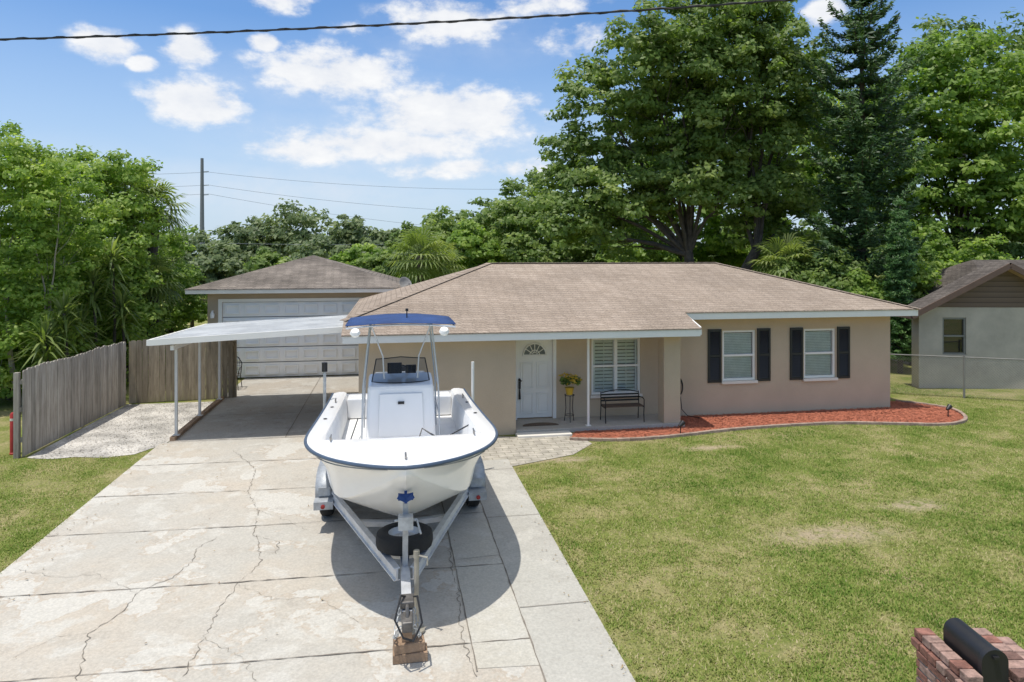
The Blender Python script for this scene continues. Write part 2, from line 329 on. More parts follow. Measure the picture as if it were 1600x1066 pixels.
# mulch bed
MF=[(3.8,14.36),(5.0,14.05),(6.25,14.2),(7.8,14.57),(10.35,14.7),(11.7,14.35),(12.85,14.0),(13.7,14.3),(14.25,15.1),(14.35,15.75),(13.6,16.6)]
def smoothpath(p,k=3):
    for _ in range(k):
        q=[p[0]]
        for a,b in zip(p[:-1],p[1:]):
            q.append((a[0]*.75+b[0]*.25,a[1]*.75+b[1]*.25)); q.append((a[0]*.25+b[0]*.75,a[1]*.25+b[1]*.75))
        q.append(p[-1]); p=q
    return p
MFs=smoothpath(MF,3)
MP=[(x,y) for x,y in MFs]+[(13.0,16.6),(13.0,15.95),(6.75,15.95),(6.75,14.98),(4.1,14.98)]
mb=MB(); mb.poly([(x,y,.02) for x,y in MP])
def inpoly(x,y,P):
    c=False; n=len(P)
    for i in range(n):
        x1,y1=P[i];x2,y2=P[i-1]
        if (y1>y)!=(y2>y) and x<(x2-x1)*(y-y1)/(y2-y1)+x1: c=not c
    return c
k=0
while k<12000:
    x=random.uniform(3.8,14.4);y=random.uniform(14,16.6)
    if not inpoly(x,y,MP): continue
    k+=1; a=random.uniform(0,6.28); l=random.uniform(.01,.032); w=random.uniform(.005,.011); t=random.uniform(-.008,.012)
    dx,dy=math.cos(a)*l,math.sin(a)*l; nx,ny=-math.sin(a)*w,math.cos(a)*w; z=.028+random.uniform(0,.012)
    mb.add([(x-dx-nx,y-dy-ny,z),(x+dx-nx,y+dy-ny,z+t),(x+dx+nx,y+dy+ny,z+t+.004),(x-dx+nx,y-dy+ny,z+.004)],[(0,1,2,3)])
o=mb.finish('mulch_bed',M_mulch,smooth=False); struct(o)
e=MB()
for i in range(0,len(MFs)-1,2):
    a=MFs[i];b=MFs[min(i+2,len(MFs)-1)]; e.beam((a[0],a[1],.03),(b[0]*.985+a[0]*.015,b[1]*.985+a[1]*.015,.03+random.uniform(-.006,.006)),.085,.07)
o=e.finish('garden_edging',M_edge,smooth=False,bevel=.012,base=(9,14.5,0)); tag(o,'low tan concrete edging curving round the red mulch bed','edging')

# ------------------------------------------------------------------ house
house=thing('house','single storey tan stucco house with brown shingle hip roof and porch','house',(6.2,15.05,0))
WV=16.0; LV=15.05
def wallpanel(b,x0,x1,z0,z1,y0,y1,ops):
    xs=sorted(set([x0,x1]+[v for o in ops for v in o[:2]])); zs=sorted(set([z0,z1]+[v for o in ops for v in o[2:]]))
    for i in range(len(xs)-1):
        for j in range(len(zs)-1):
            cx=(xs[i]+xs[i+1])/2; cz=(zs[j]+zs[j+1])/2
            if any(o[0]<cx<o[1] and o[2]<cz<o[3] for o in ops): continue
            b.box(xs[i],xs[i+1],y0,y1,zs[j],zs[j+1])
w=MB()
W1=(8.2,9.1,.85,2.12); W2=(10.45,11.35,.85,2.12); W0=(4.78,6.03,.62,2.0); DR=(2.90,3.86,.1,2.07)
wallpanel(w,2.74,12.95,0,2.44,WV,WV+.2,[W1,W2,W0,DR])
w.box(12.75,12.95,WV+.201,22.2,0,2.44)
w.box(-.7,2.54,LV,LV+.2,0,2.26)
w.box(2.54,2.74,LV,WV-.001,0,2.3)
w.box(-.7,-.5,LV+.201,22.2,0,2.5)
w.box(-.5,12.75,22.0,22.2,0,2.44)
w.finish('wall',M_stucco,house,smooth=False)
c=MB(); c.box(6.25,6.66,LV,LV+.36,.1,2.24); c.finish('column',M_stucco,house,bevel=.01,smooth=False)
c=MB(); c.box(4.425,4.475,15.125,15.175,.1,2.188); c.box(4.39,4.51,15.09,15.21,.1,.115); o=c.finish('porch_post',M_white,house,bevel=.004,smooth=False); o['label']='slim white metal porch post'
p=MB(); p.box(2.745,6.75,15.0,15.995,-.02,.1); p.finish('porch_slab',concretemat('porch_concrete',(.40,.38,.34),(.42,.38,.32),(.46,.44,.39),(.30,.27,.23)),house,smooth=False,bevel=.01)
p=MB(); p.box(2.72,3.95,14.68,14.985,-.02,.055); p.finish('step',M_trim,house,smooth=False,bevel=.01)
EU0,EU1,JU=-1.03,13.35,6.95
RL=(2.72,19.05,3.80);RR=(9.5,19.05,3.80)
rf=MB()
rf.poly([RL,(EU0,15.3,2.592),(EU0,14.55,2.35),(JU,14.55,2.35),(JU,15.45,2.64),(JU,19.05,3.80)])
rf.poly([(JU,19.05,3.80),(JU,15.45,2.64),(EU1,15.45,2.64),RR])
rf.poly([RR,(EU1,15.45,2.64),(EU1,22.65,2.64)])
rf.poly([RL,RR,(EU1,22.65,2.64),(EU0,22.8,2.592)])
rf.poly([RL,(EU0,22.8,2.592),(EU0,15.3,2.592)])
def drop(a,b,t=.025): rf.poly([a,b,(b[0],b[1],b[2]-t),(a[0],a[1],a[2]-t)])
drop((EU0,14.55,2.35),(JU,14.55,2.35));drop((JU,15.45,2.64),(EU1,15.45,2.64));drop((JU,14.55,2.35),(JU,15.45,2.64));drop((EU1,15.45,2.64),(EU1,22.65,2.64));drop((EU0,15.3,2.592),(EU0,14.55,2.35));drop((EU0,22.8,2.592),(EU0,15.3,2.592))
roof=rf.finish('roof',M_roof,house,smooth=False)
rc=MB()
for a,b in ((RL,RR),(RL,(EU0,15.3,2.592)),(RR,(EU1,15.45,2.64))):
    a=Vector(a);b=Vector(b);n=int((b-a).length/.22)
    for i in range(n):
        q0=a.lerp(b,i/n);q1=a.lerp(b,(i+1.12)/n); rc.beam(q0+Vector((0,0,.0)),q1+Vector((0,0,.006)),.20,.012)
rc.finish('ridge_cap',M_roof,roof,smooth=False)
f=MB()
f.box(EU0+.02,JU-.02,14.57,14.60,2.17,2.33)
f.box(JU-.02,JU+.01,14.57,15.49,2.2,2.34); f.beam((JU-.005,14.60,2.30),(JU-.005,15.47,2.545),.03,.16)
f.box(JU+.011,EU1-.02,15.47,15.50,2.46,2.62)
f.box(EU1-.05,EU1-.02,15.501,22.6,2.46,2.62)
f.box(EU0+.02,EU0+.05,15.3,22.7,2.40,2.57); f.beam((EU0+.035,14.601,2.255),(EU0+.035,15.3,2.485),.03,.16)
f.finish('fascia',M_white,house,smooth=False)
s=MB()
s.box(EU0+.06,JU-.03,14.605,15.04,2.19,2.205); s.box(2.75,JU-.03,15.41,WV-.005,2.19,2.205); s.box(2.75,6.24,15.05,15.409,2.19,2.205); s.box(6.67,JU-.03,15.05,15.409,2.19,2.205)
s.box(JU+.02,EU1-.055,15.505,WV-.005,2.47,2.485); s.box(12.96,EU1-.055,WV-.004,22.5,2.47,2.485)
s.box(EU0+.06,-.71,15.05,22.5,2.43,2.445)
s.finish('soffit',M_white,house,smooth=False)
def window(par,x0,x1,z0,z1,y,nv=1,grid=(2,2),shut=True,sill=True,blind=True,fm=None,louvre=False):
    wn=sub('window',par,((x0+x1)/2,y,z0)); fm=fm or M_white
    fr=MB(); t=.055; ya=y+.03; yb=y+.09
    fr.box(x0,x0+t,ya,yb,z0,z1); fr.box(x1-t,x1,ya,yb,z0,z1); fr.box(x0+t,x1-t,ya,yb,z0,z0+t); fr.box(x0+t,x1-t,ya,yb,z1-t,z1)
    zm=(z0+z1)/2; fr.box(x0+t,x1-t,ya-.01,yb,zm-.025,zm+.025)
    cols=[x0+t+(x1-x0-2*t)*i/nv for i in range(nv+1)]
    for c in cols[1:-1]: fr.box(c-.04,c+.04,ya-.012,yb,z0+t,zm-.026); fr.box(c-.04,c+.04,ya-.012,yb,zm+.026,z1-t)
    for i in range(nv):
        for k in range(1,grid[0]):
            xx=cols[i]+(cols[i+1]-cols[i])*k/grid[0]; fr.box(xx-.007,xx+.007,yb-.03,yb-.012,z0+t,z1-t)
        for (za,zb) in ((z0+t,zm-.03),(zm+.03,z1-t)):
            for k in range(1,grid[1]):
                zz=za+(zb-za)*k/grid[1]; fr.box(cols[i]+.02,cols[i+1]-.02,yb-.028,yb-.014,zz-.007,zz+.007)
    fr.finish('frame',fm,wn,smooth=False)
    gl=MB(); gl.poly([(x0+t,yb-.01,z0+t),(x1-t,yb-.01,z0+t),(x1-t,yb-.01,z1-t),(x0+t,yb-.01,z1-t)]); gl.finish('glass_pane',M_glass,wn,smooth=False)
    if blind:
        bl=MB(); zz=z0+.06; hh,spc,dy=(.062,.085,.03) if louvre else (.036,.042,.012)
        segs=[(cols[i]+.03,cols[i+1]-.03) for i in range(nv)] if louvre else [(x0+.06,x1-.06)]
        while zz<z1-.08:
            for xa,xb in segs: bl.add([(xa,yb+.004,zz),(xb,yb+.004,zz),(xb,yb+.004+dy,zz+hh),(xa,yb+.004+dy,zz+hh)],[(0,1,2,3)])
            zz+=spc
        if louvre:
            for xa,xb in segs:
                for xx in (xa-.02,xb-.03,(xa+xb)/2-.008): bl.box(xx,xx+(.05 if abs(xx-(xa+xb)/2)>.05 else .016),yb-.004,yb+.003,z0+.05,z1-.05)
        bl.finish('louvred_shutter' if louvre else 'blind',M_blind,wn,smooth=False)
    dk=MB(); dk.box(x0-.05,x1+.05,y+.205,y+.5,z0-.05,z1+.05); dk.finish('unlit_room_box',M_dark,wn,smooth=False)  # near-black box, its colour stands in for the darkness of the unlit room
    if sill:
        si=MB(); si.box(x0-.04,x1+.04,y-.06,y-.002,z0-.075,z0-.005); si.finish('sill',M_trim,wn,smooth=False,bevel=.008)
    if shut:
        for sx in (x0-.40,x1+.04):
            sh=MB(); a,bb=sx,sx+.36; zA,zB=z0-.03,z1+.04; yy=y-.035
            sh.box(a,a+.05,yy,y-.003,zA,zB);sh.box(bb-.05,bb,yy,y-.003,zA,zB)
            for zc in (zA+.03,(zA+zB)/2,zB-.03): sh.box(a+.05,bb-.05,yy+.003,y-.003,zc-.03,zc+.03)
            zz=zA+.08
            while zz<zB-.08:
                sh.add([(a+.05,yy+.004,zz),(bb-.05,yy+.004,zz),(bb-.05,y-.008,zz+.035),(a+.05,y-.008,zz+.035)],[(0,1,2,3)]); zz+=.04
            sh.box(a+.05,bb-.05,y-.008,y-.004,zA+.06,zB-.06)
            sh.finish('shutter',M_black,wn,smooth=False)
    return wn
window(house,*W1,WV,grid=(1,1)); window(house,*W2,WV,grid=(1,1))
window(house,*W0,WV,nv=2,grid=(1,1),shut=False,louvre=True)
dr=sub('door',house,(3.38,WV,.1))
d=MB(); d.box(2.94,3.82,WV+.05,WV+.10,.12,2.03)
for (a,b2,z0,z1) in ((3.03,3.34,.22,.72),(3.42,3.73,.22,.72),(3.03,3.34,.82,1.45),(3.42,3.73,.82,1.45)):
    for (q0,q1,q2,q3) in ((a,b2,z0,z0+.025),(a,b2,z1-.025,z1),(a,a+.025,z0+.026,z1-.026),(b2-.025,b2,z0+.026,z1-.026)): d.box(q0,q1,WV+.032,WV+.049,q2,q3)
    d.box(a+.06,b2-.06,WV+.036,WV+.049,z0+.06,z1-.06)
d.finish('door_leaf',M_white,dr,smooth=False,bevel=.004)
d=MB(); d.box(2.86,2.939,WV-.02,WV+.12,.1,2.1); d.box(3.821,3.90,WV-.02,WV+.12,.1,2.1); d.box(2.939,3.821,WV-.02,WV+.12,2.035,2.1); d.finish('door_frame',M_white,dr,smooth=False)
d=MB(); cx=3.38; zc=1.62
pts=[(cx+.27*math.cos(a),WV+.036,zc+.27*math.sin(a)) for a in np.linspace(0,math.pi,15)]; d.poly(pts[::-1]); d.finish('fanlight',plain('frosted_fanlight',(.16,.18,.19),.2,var=.3),dr,smooth=False)
d=MB(); d.tube([(cx+.28*math.cos(a),WV+.034,zc+.28*math.sin(a)) for a in np.linspace(0,math.pi,17)],.02,6); d.tube([(cx-.29,WV+.034,zc),(cx+.29,WV+.034,zc)],.02,6)
for a in (.6,1.1,1.57,2.04,2.54): d.tube([(cx+.05*math.cos(a),WV+.033,zc+.05*math.sin(a)),(cx+.27*math.cos(a),WV+.033,zc+.27*math.sin(a))],.011,5)
d.tube([(cx+.12*math.cos(a),WV+.032,zc+.12*math.sin(a)) for a in np.linspace(0,math.pi,12)],.010,5)
d.finish('fanlight_muntins',M_white,dr)
d=MB(); d.lathe([(.0,0),(.03,0),(.032,.02),(.0,.035)],(3.01,WV+.05,1.04),(0,-1,0),12); d.tube([(3.01,WV+.045,1.02),(3.01,WV-.01,1.02),(3.06,WV-.015,1.02)],.014,8); d.finish('handle',M_iron,dr)
d=MB(); d.box(2.985,3.035,WV+.0,WV+.035,.83,1.0); d.tube([(3.01,WV+.01,.84),(3.01,WV+.005,.58)],[.014,.03],8); d.finish('lock_box',M_iron,dr)
h=MB()
for k in range(5): h.tube([(6.98+.0+.14*math.cos(a)*(1-.06*k),WV-.05-.012*k,.75+.24*math.sin(a)*(1-.06*k)) for a in np.linspace(0,2*math.pi,25)],.011,6,False)
h.tube([(7.05,WV-.06,.52),(7.08,WV-.07,.2),(7.2,WV-.15,.05),(7.4,15.6,.05)],.011,6)
o=h.finish('garden_hose',M_iron,base=(6.98,WV-.05,.5)); tag(o,'black garden hose coiled on the tan wall by the porch','hose')

# ------------------------------------------------------------------ garage
gar=thing('garage','detached tan stucco garage with hip roof and wide white door','garage',(-2.9,23.4,0))
w=MB(); wallpanel(w,-5.85,.1,0,2.84,23.4,23.6,[(-5.4,-.5,0,2.5)]); w.box(-5.85,-5.65,23.601,29.4,0,2.84); w.box(-.1,.1,23.601,29.4,0,2.84); w.box(-5.65,-.1,29.2,29.4,0,2.84)
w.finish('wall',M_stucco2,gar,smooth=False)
r=MB(); a=(-6.4,22.85,2.95);b=(.65,22.85,2.95);c_=(.65,29.9,2.95);d_=(-6.4,29.9,2.95);pk=(-2.88,26.37,4.03)
for t in ((a,b,pk),(b,c_,pk),(c_,d_,pk),(d_,a,pk)): r.poly(list(t))
for q0,q1 in ((a,b),(b,c_),(d_,a)): r.poly([q0,q1,(q1[0],q1[1],q1[2]-.025),(q0[0],q0[1],q0[2]-.025)])
r.finish('roof',M_roofg,gar,smooth=False)
f=MB(); f.box(-6.38,.63,22.87,22.9,2.80,2.925); f.box(-6.38,-6.35,22.901,29.85,2.80,2.925); f.box(.60,.63,22.901,29.85,2.80,2.925); f.box(-6.34,.59,22.905,23.395,2.82,2.835); f.finish('fascia',M_trim,gar,smooth=False)
M_gdoor=plain('white_door_paint',(.88,.87,.84),.5,var=.04,scale=2)
gd=MB(); nr,nc=5,8
for i in range(nr):
    z0=.02+i*2.48/nr; z1=z0+2.48/nr
    gd.box(-5.4,-.5,23.445,23.459,z0+.014,z1-.014)
    for j in range(nc):
        x0=-5.4+j*4.9/nc+.08; x1=x0+4.9/nc-.16; zA=z0+.10; zB=z1-.10
        for (q0,q1,q2,q3) in ((x0,x1,zA,zA+.035),(x0,x1,zB-.035,zB),(x0,x0+.035,zA+.036,zB-.036),(x1-.035,x1,zA+.036,zB-.036)): gd.box(q0,q1,23.39,23.444,q2,q3)
gd.cur=1; gd.box(-5.4,-.5,23.49,23.52,.02,2.5)
gd.finish('garage_door',[M_gdoor,plain('door_joint',(.25,.25,.25),.8)],gar,smooth=False)
f=MB(); f.box(-5.52,-5.401,23.37,23.42,.0,2.6); f.box(-.499,-.38,23.37,23.42,0,2.6); f.box(-5.401,-.499,23.37,23.42,2.501,2.6); f.finish('door_trim',M_white,gar,smooth=False)
for x in (-5.68,-.15):
    f=MB(); f.lathe([(0,0),(.06,0),(.07,.12),(.03,.2),(0,.22)],(x,23.28,2.0),(0,0,1),10); f.box(x-.02,x+.02,23.28,23.398,2.2,2.24); f.finish('wall_lamp',M_white,gar)
f=MB(); f.lathe([(0,.0),(.10,.01),(.18,.04),(.23,.07),(.24,.07),(.18,.02),(.10,-.01),(0,-.02)],(.42,22.95,3.06),(.5,-.75,.45),20); f.tube([(.42,22.97,2.92),(.42,22.98,3.06)],.02,6); f.tube([(.42,22.95,2.98),(.57,22.66,3.06)],.012,5); f.box(.54,.60,22.60,22.67,3.04,3.11)
f.finish('satellite_dish',plain('dish_grey',(.30,.29,.27),.6),gar)

# ------------------------------------------------------------------ carport
cp=thing('carport','flat white metal carport on slim posts joining the house','carport',(-2.9,17.8,0))
m_pan=plain('white_metal_pan',(.68,.68,.66),.45,var=.22,scale=1.2)
c=MB(); x0,x1,y0,y1=-5.05,-.75,15.6,20.2
def cz(x,y):
    t=(x-x0)/(x1-x0);q=(y-y0)/(y1-y0); return (2.2*(1-t)+2.42*t)*(1-q)+(2.09*(1-t)+2.30*t)*q
c.add([(x0,y0,cz(x0,y0)),(x1,y0,cz(x1,y0)),(x1,y1,cz(x1,y1)),(x0,y1,cz(x0,y1)),(x0,y0,cz(x0,y0)-.06),(x1,y0,cz(x1,y0)-.06),(x1,y1,cz(x1,y1)-.06),(x0,y1,cz(x0,y1)-.06)],[(0,1,2,3),(4,7,6,5),(0,4,5,1),(1,5,6,2),(2,6,7,3),(3,7,4,0)])
n=15
for i in range(n+1):
    y=y0+.02+(y1-y0-.04)*i/n; c.beam((x0,y,cz(x0,y)+.012),(x1,y,cz(x1,y)+.012),.03,.024)
c.finish('roof',m_pan,cp,smooth=False)
c=MB(); c.beam((x0-.02,y0-.03,cz(x0,y0)-.04),(x1,y0-.03,cz(x1,y0)-.04),.04,.13); c.beam((x0-.03,y0-.05,cz(x0,y0)-.04),(x0-.03,y1,cz(x0,y1)-.04),.05,.12); c.beam((x0,y1+.03,cz(x0,y1)-.04),(x1,y1+.03,cz(x1,y1)-.04),.04,.12)
c.finish('fascia',M_white,cp,smooth=False)
c=MB(); c.beam((-4.63,y0+.05,2.03),(-4.63,y1-.05,1.96),.07,.10); c.finish('header_beam',M_white,cp,smooth=False)
M_post=plain('grey_white_post',(.60,.59,.56),.55,var=.12)
for i,y in enumerate((15.95,17.8,19.75)):
    c=MB(); z=1.98-.02*i; c.box(-4.658,-4.602,y-.028,y+.028,.1,z); c.box(-4.70,-4.56,y-.06,y+.06,.085,.1); c.finish('post',M_post,cp,smooth=False,bevel=.004)
c=MB(); c.beam((-4.65,15.75,.05),(-4.65,20.1,.05),.12,.085); c.finish('base_curb',M_wood,cp,smooth=False,bevel=.01)

# ------------------------------------------------------------------ fences
def board_fence(pts,h,name,label,bw=.14,gap=.004,mat=None):
    b=MB(); base=pts[0]
    for a,c in zip(pts[:-1],pts[1:]):
        a=Vector((a[0],a[1],0));c=Vector((c[0],c[1],0)); L=(c-a).length; d=(c-a)/L; nrm=Vector((-d.y,d.x,0)); n=int(L/(bw+gap))
        for i in range(n):
            p=a+d*(i+.5)*(bw+gap); hh=h+random.uniform(-.014,.012)+.018*math.sin(i*.35); tl=random.uniform(-.005,.005); b.tint=random.random()
            off=nrm*random.uniform(-.005,.005); w=bw*.5*random.uniform(.96,1.0); t=.01
            vs=[]
            for (s_,q) in ((-1,-1),(1,-1),(1,1),(-1,1)): vs.append(p+off+d*w*s_+nrm*t*q+Vector((0,0,.02)))
            for (s_,q) in ((-1,-1),(1,-1),(1,1),(-1,1)): vs.append(p+off+d*(w*s_+tl*2)+nrm*t*q+Vector((0,0,hh-.03)))
            for (s_,q) in ((-1,-1),(1,-1),(1,1),(-1,1)): vs.append(p+off+d*(w*.66*s_+tl*2)+nrm*t*q+Vector((0,0,hh)))
            b.add(vs,[(0,3,2,1),(0,1,5,4),(1,2,6,5),(2,3,7,6),(3,0,4,7),(4,5,9,8),(5,6,10,9),(6,7,11,10),(7,4,8,11),(8,9,10,11)])
        b.tint=.4
        for z in (.35,.95,1.5): b.beam(a+nrm*.035+Vector((0,0,z)),c+nrm*.035+Vector((0,0,z)),.04,.09)
        k=max(1,int(round(L/2.4)))
        for i in range(k+1):
            p=a.lerp(c,i/k)+nrm*.10; b.box(p.x-.045,p.x+.045,p.y-.045,p.y+.045,0,h-.05)
    o=b.finish(name,mat or M_fence,smooth=False,tint=True,base=(base[0],base[1],0)); tag(o,label,'fence'); return o
board_fence([(-7.2,15.0),(-7.0,19.85)],1.74,'wood_fence','weathered grey board fence beside the white gravel strip')
board_fence([(-6.95,19.95),(-4.35,20.25)],1.72,'wood_fence','short weathered tan board fence closing off the carport side',mat=M_fence2)
board_fence([(13.1,20.2),(15.6,20.3)],1.8,'wood_fence','brown board fence between the two houses',mat=M_fence3)
cl=thing('chain_link_fence','waist high galvanised chain link fence beside the neighbouring house','fence',(14.2,17.6,0))
A=Vector((14.0,17.7,0));B=Vector((18.4,15.3,0)); L=(B-A).length; D=(B-A)/L
c=MB(); H=1.15; sp=.075; n=int((L+H)/sp)
def clip(p,q):
    (x0_,z0_),(x1_,z1_)=p,q; t0,t1=0,1; dx=x1_-x0_
    if dx>0: t0=max(t0,(0-x0_)/dx); t1=min(t1,(L-x0_)/dx)
    else: t0=max(t0,(L-x0_)/dx); t1=min(t1,(0-x0_)/dx)
    if t0>=t1: return None
    return (x0_+dx*t0,z0_+(z1_-z0_)*t0),(x0_+dx*t1,z0_+(z1_-z0_)*t1)
for i in range(n):
    for sg in (1,-1):
        s0=i*sp-(H if sg>0 else 0)
        r_=clip((s0,.04),(s0+sg*H,H))
        if r_: c.tube([A+D*r_[0][0]+Vector((0,0,r_[0][1])),A+D*r_[1][0]+Vector((0,0,r_[1][1]))],.0026,3,False)
M_link=plain('weathered_link',(.24,.23,.21),.6,metal=.2,var=.3)
c.finish('wire_mesh',M_link,cl)
c=MB(); c.tube([A+Vector((0,0,H)),B+Vector((0,0,H))],.017,8)
c.finish('top_rail',M_link,cl)
for t in (0,.42,.85):
    c=MB(); p_=A+D*L*t; c.tube([p_,p_+Vector((0,0,H+.06))],.028,8); c.finish('post',M_link,cl)

# ------------------------------------------------------------------ neighbour house (front gable wing plus main roof behind)
nb=thing('neighbour_house','grey stucco house with brown sided gable and dark roof','house',(17.8,17.7,0))
x0,x1,yv,yb_=15.45,20.4,17.9,18.3; pkx=17.85; ez=2.45; pz=3.72
M_grey=plain('grey_stucco',(.47,.425,.355),.9,var=.22,scale=1,bump=.3)
def siding():
    m,nt,b=nodes('brown_siding'); L=nt.links.new; tc=N(nt,'ShaderNodeTexCoord'); sx=N(nt,'ShaderNodeSeparateXYZ'); L(tc.outputs['Object'],sx.inputs[0])
    mu=N(nt,'ShaderNodeMath',operation='MULTIPLY'); mu.inputs[1].default_value=6.2; L(sx.outputs[2],mu.inputs[0]); fr=N(nt,'ShaderNodeMath',operation='FRACT'); L(mu.outputs[0],fr.inputs[0])
    r=ramp(nt,[(0,(.04,.03,.025)),(.14,(.13,.092,.075)),(1,(.17,.122,.10))]); L(fr.outputs[0],r.inputs[0]); L(r.outputs[0],b.inputs['Base Color']); b.inputs['Roughness'].default_value=.8
    bp=N(nt,'ShaderNodeBump'); bp.inputs['Distance'].default_value=.03; L(fr.outputs[0],bp.inputs['Height']); L(bp.outputs[0],b.inputs['Normal']); return m
w=MB(); wallpanel(w,x0,x1,0,ez,yv,yv+.2,[(16.15,16.85,1.02,2.14)]); w.box(x0,x0+.2,yv+.201,yb_,0,ez); w.box(x1-.2,x1,yv+.201,yb_,0,ez); w.box(17.6,25,18.6,25.5,0,ez); w.finish('wall',M_grey,nb,smooth=False)
w=MB(); sl=(pz-ez)/(pkx-x0)
w.add([(x0,yv-.01,ez),(x1,yv-.01,ez),(x1,yv-.01,pz-(x1-pkx)*sl-.02),(pkx,yv-.01,pz-.02)],[(0,1,2,3)]); w.finish('gable_siding',siding(),nb,smooth=False)
def npz(x): return pz+.08-abs(x-pkx)*sl
xl=x0-.45; xr=x1+.5; ye=yb_+.05
w=MB(); w.poly([(xl,yv-.45,npz(xl)),(pkx,yv-.45,npz(pkx)),(pkx,ye,npz(pkx)),(xl,ye,npz(xl))]); w.poly([(pkx,yv-.45,npz(pkx)),(xr,yv-.45,npz(xr)),(xr,ye,npz(xr)),(pkx,ye,npz(pkx))])
w.poly([(18.1,18.36,2.6),(25.4,18.36,2.6),(24,22,3.86),(19.6,22,3.86)]); w.poly([(18.1,18.36,2.6),(19.6,22,3.86),(18.1,26,2.6)]); w.poly([(18.1,26,2.6),(19.6,22,3.86),(24,22,3.86),(25.4,26,2.6)])
w.finish('roof',M_roofn,nb,smooth=False)
w=MB(); M_brown=plain('brown_trim',(.12,.075,.055),.7)
w.beam((xl,yv-.45,npz(xl)-.09),(pkx,yv-.45,npz(pkx)-.09),.04,.16); w.beam((pkx,yv-.45,npz(pkx)-.09),(xr,yv-.45,npz(xr)-.09),.04,.16); w.beam((xl,yv-.43,npz(xl)-.09),(xl,ye,npz(xl)-.09),.04,.14); w.finish('fascia',M_brown,nb,smooth=False)
w=MB(); w.poly([(xl+.03,yv-.42,npz(xl)-.15),(pkx,yv-.42,npz(pkx)-.14),(pkx,yv-.02,npz(pkx)-.14),(xl+.03,yv-.02,npz(xl)-.15)]); w.poly([(pkx,yv-.42,npz(pkx)-.14),(xr,yv-.42,npz(xr)-.14),(xr,yv-.02,npz(xr)-.14),(pkx,yv-.02,npz(pkx)-.14)]); w.finish('soffit',plain('tan_soffit',(.40,.28,.21),.8),nb,smooth=False)
window(nb,16.15,16.85,1.02,2.14,yv,shut=False,grid=(1,1),blind=False,fm=plain('grey_window_frame',(.20,.20,.18),.6),sill=False)
nb.rotation_euler=(0,0,math.radians(-12)); nb.location=(17.95,17.5,0)

# ------------------------------------------------------------------ boat
BX,BY=.15,7.2
boat=thing('boat','white centre console fishing boat with blue shade top on trailer','boat',(BX,BY+3,.6))
LB=6.0
def wS(a): return 1.25*(1-(1-min(a/2.45,1))**2.5)**.66*(1-.02*max(0,(a-2.45)/3.5))
def zS(a): return 1.42+.38*(1-a/LB)**1.4
def zK(a): return .60+1.10*(1-min(a/1.9,1))**1.55
def sect(a):
    w=wS(a);zs=zS(a);zk=zK(a); k=.30; zc=zk+k*(zs-zk); rt=.30+.52*min(a/2.8,1)**.7; wc=w*rt
    P=[(0,zk)]
    for t in (.33,.66,1): P.append((wc*t,zk+(zc-zk)*(t**1.1)))
    P.append((wc*1.03,zc+.012))
    for t in (.2,.4,.6,.8,1):
        fl=.13*math.sin(math.pi*t)*(1-min(a/3.2,1))*w
        P.append((wc*1.03+(w-wc*1.03)*t-fl,zc+.012+(zs-.02-zc-.012)*t))
    return P
As=[0,.03,.08,.16,.28,.42,.6,.8,1.05,1.3,1.6,1.9,2.25,2.6,3.0,3.5,4.0,4.5,5.0,5.5,6.0]
h=MB(); rows=[]
for a in As:
    P=sect(a) if a>0 else [(0,zK(0)+(zS(0)-.02-zK(0))*i/9) for i in range(10)]
    rows.append([(BX-x,BY+a,z) for x,z in P[::-1]]+[(BX+x,BY+a,z) for x,z in P[1:]])
h.grid(rows); h.poly(rows[-1][::-1])
h.finish('hull',M_gel,boat,ang=28)
sheer=[(wS(a),a,zS(a)-.01) for a in list(np.linspace(0,.3,10))+list(np.linspace(.36,LB,36))]
rr=MB(); rr.tube([(BX-x-.008,BY+a,z) for x,a,z in sheer[::-1]]+[(BX+x+.008,BY+a,z) for x,a,z in sheer[1:]],.022,8); rr.finish('rub_rail',M_navy,boat)
def sl2(a,sx,o=.006):
    P=sect(a); x,z=P[8]; return (BX+sx*(x+o),BY+a-.004,z)
for sx in (-1,1):
    t=MB(); t.tube([sl2(a,sx) for a in As[2:]],.007,5); t.finish('hull_stripe',plain('grey_stripe',(.25,.27,.30),.5),boat)
cw=.24; FD=1.55
def inner(a): return max(0,wS(a)-cw)
dk=MB()
aa=list(np.linspace(0.0,.3,10))+list(np.linspace(.36,LB,44))
r1=[];r2=[]
for a in aa:
    w_=wS(a);i_=inner(a) if a>FD else 0; zz=zS(a); cr=(.035 if a<=FD else 0)
    for rr_,sg in ((r1,-1),(r2,1)): rr_.append([(BX+sg*w_,BY+a,zz),(BX+sg*(w_*.6+i_*.4),BY+a,zz+.022),(BX+sg*(w_*.2+i_*.8),BY+a,zz+.022+cr*.4),(BX+sg*i_,BY+a,zz+cr)])
dk.grid(r1); dk.grid([list(reversed(r)) for r in r2])
dk.finish('gunwale',M_gel,boat,ang=40)
def floorz(a): return zS(a)-.26 if a<2.9 else 1.0
ck=MB()
al=[x for x in aa if x>FD]
rows=[[(BX-inner(a),BY+a,zS(a)),(BX-inner(a)+.03,BY+a,zS(a)-.08),(BX-inner(a)+.05,BY+a,floorz(a)+.02),(BX,BY+a,floorz(a)+.02),(BX+inner(a)-.05,BY+a,floorz(a)+.02),(BX+inner(a)-.03,BY+a,zS(a)-.08),(BX+inner(a),BY+a,zS(a))] for a in al]
ck.grid(rows); a=al[0]
ck.poly([(BX-inner(a),BY+a-.001,zS(a)),(BX+inner(a),BY+a-.001,zS(a)),(BX+inner(a)-.05,BY+a,floorz(a)+.02),(BX-inner(a)+.05,BY+a,floorz(a)+.02)])
ck.finish('cockpit_liner',M_gel2,boat,ang=30)
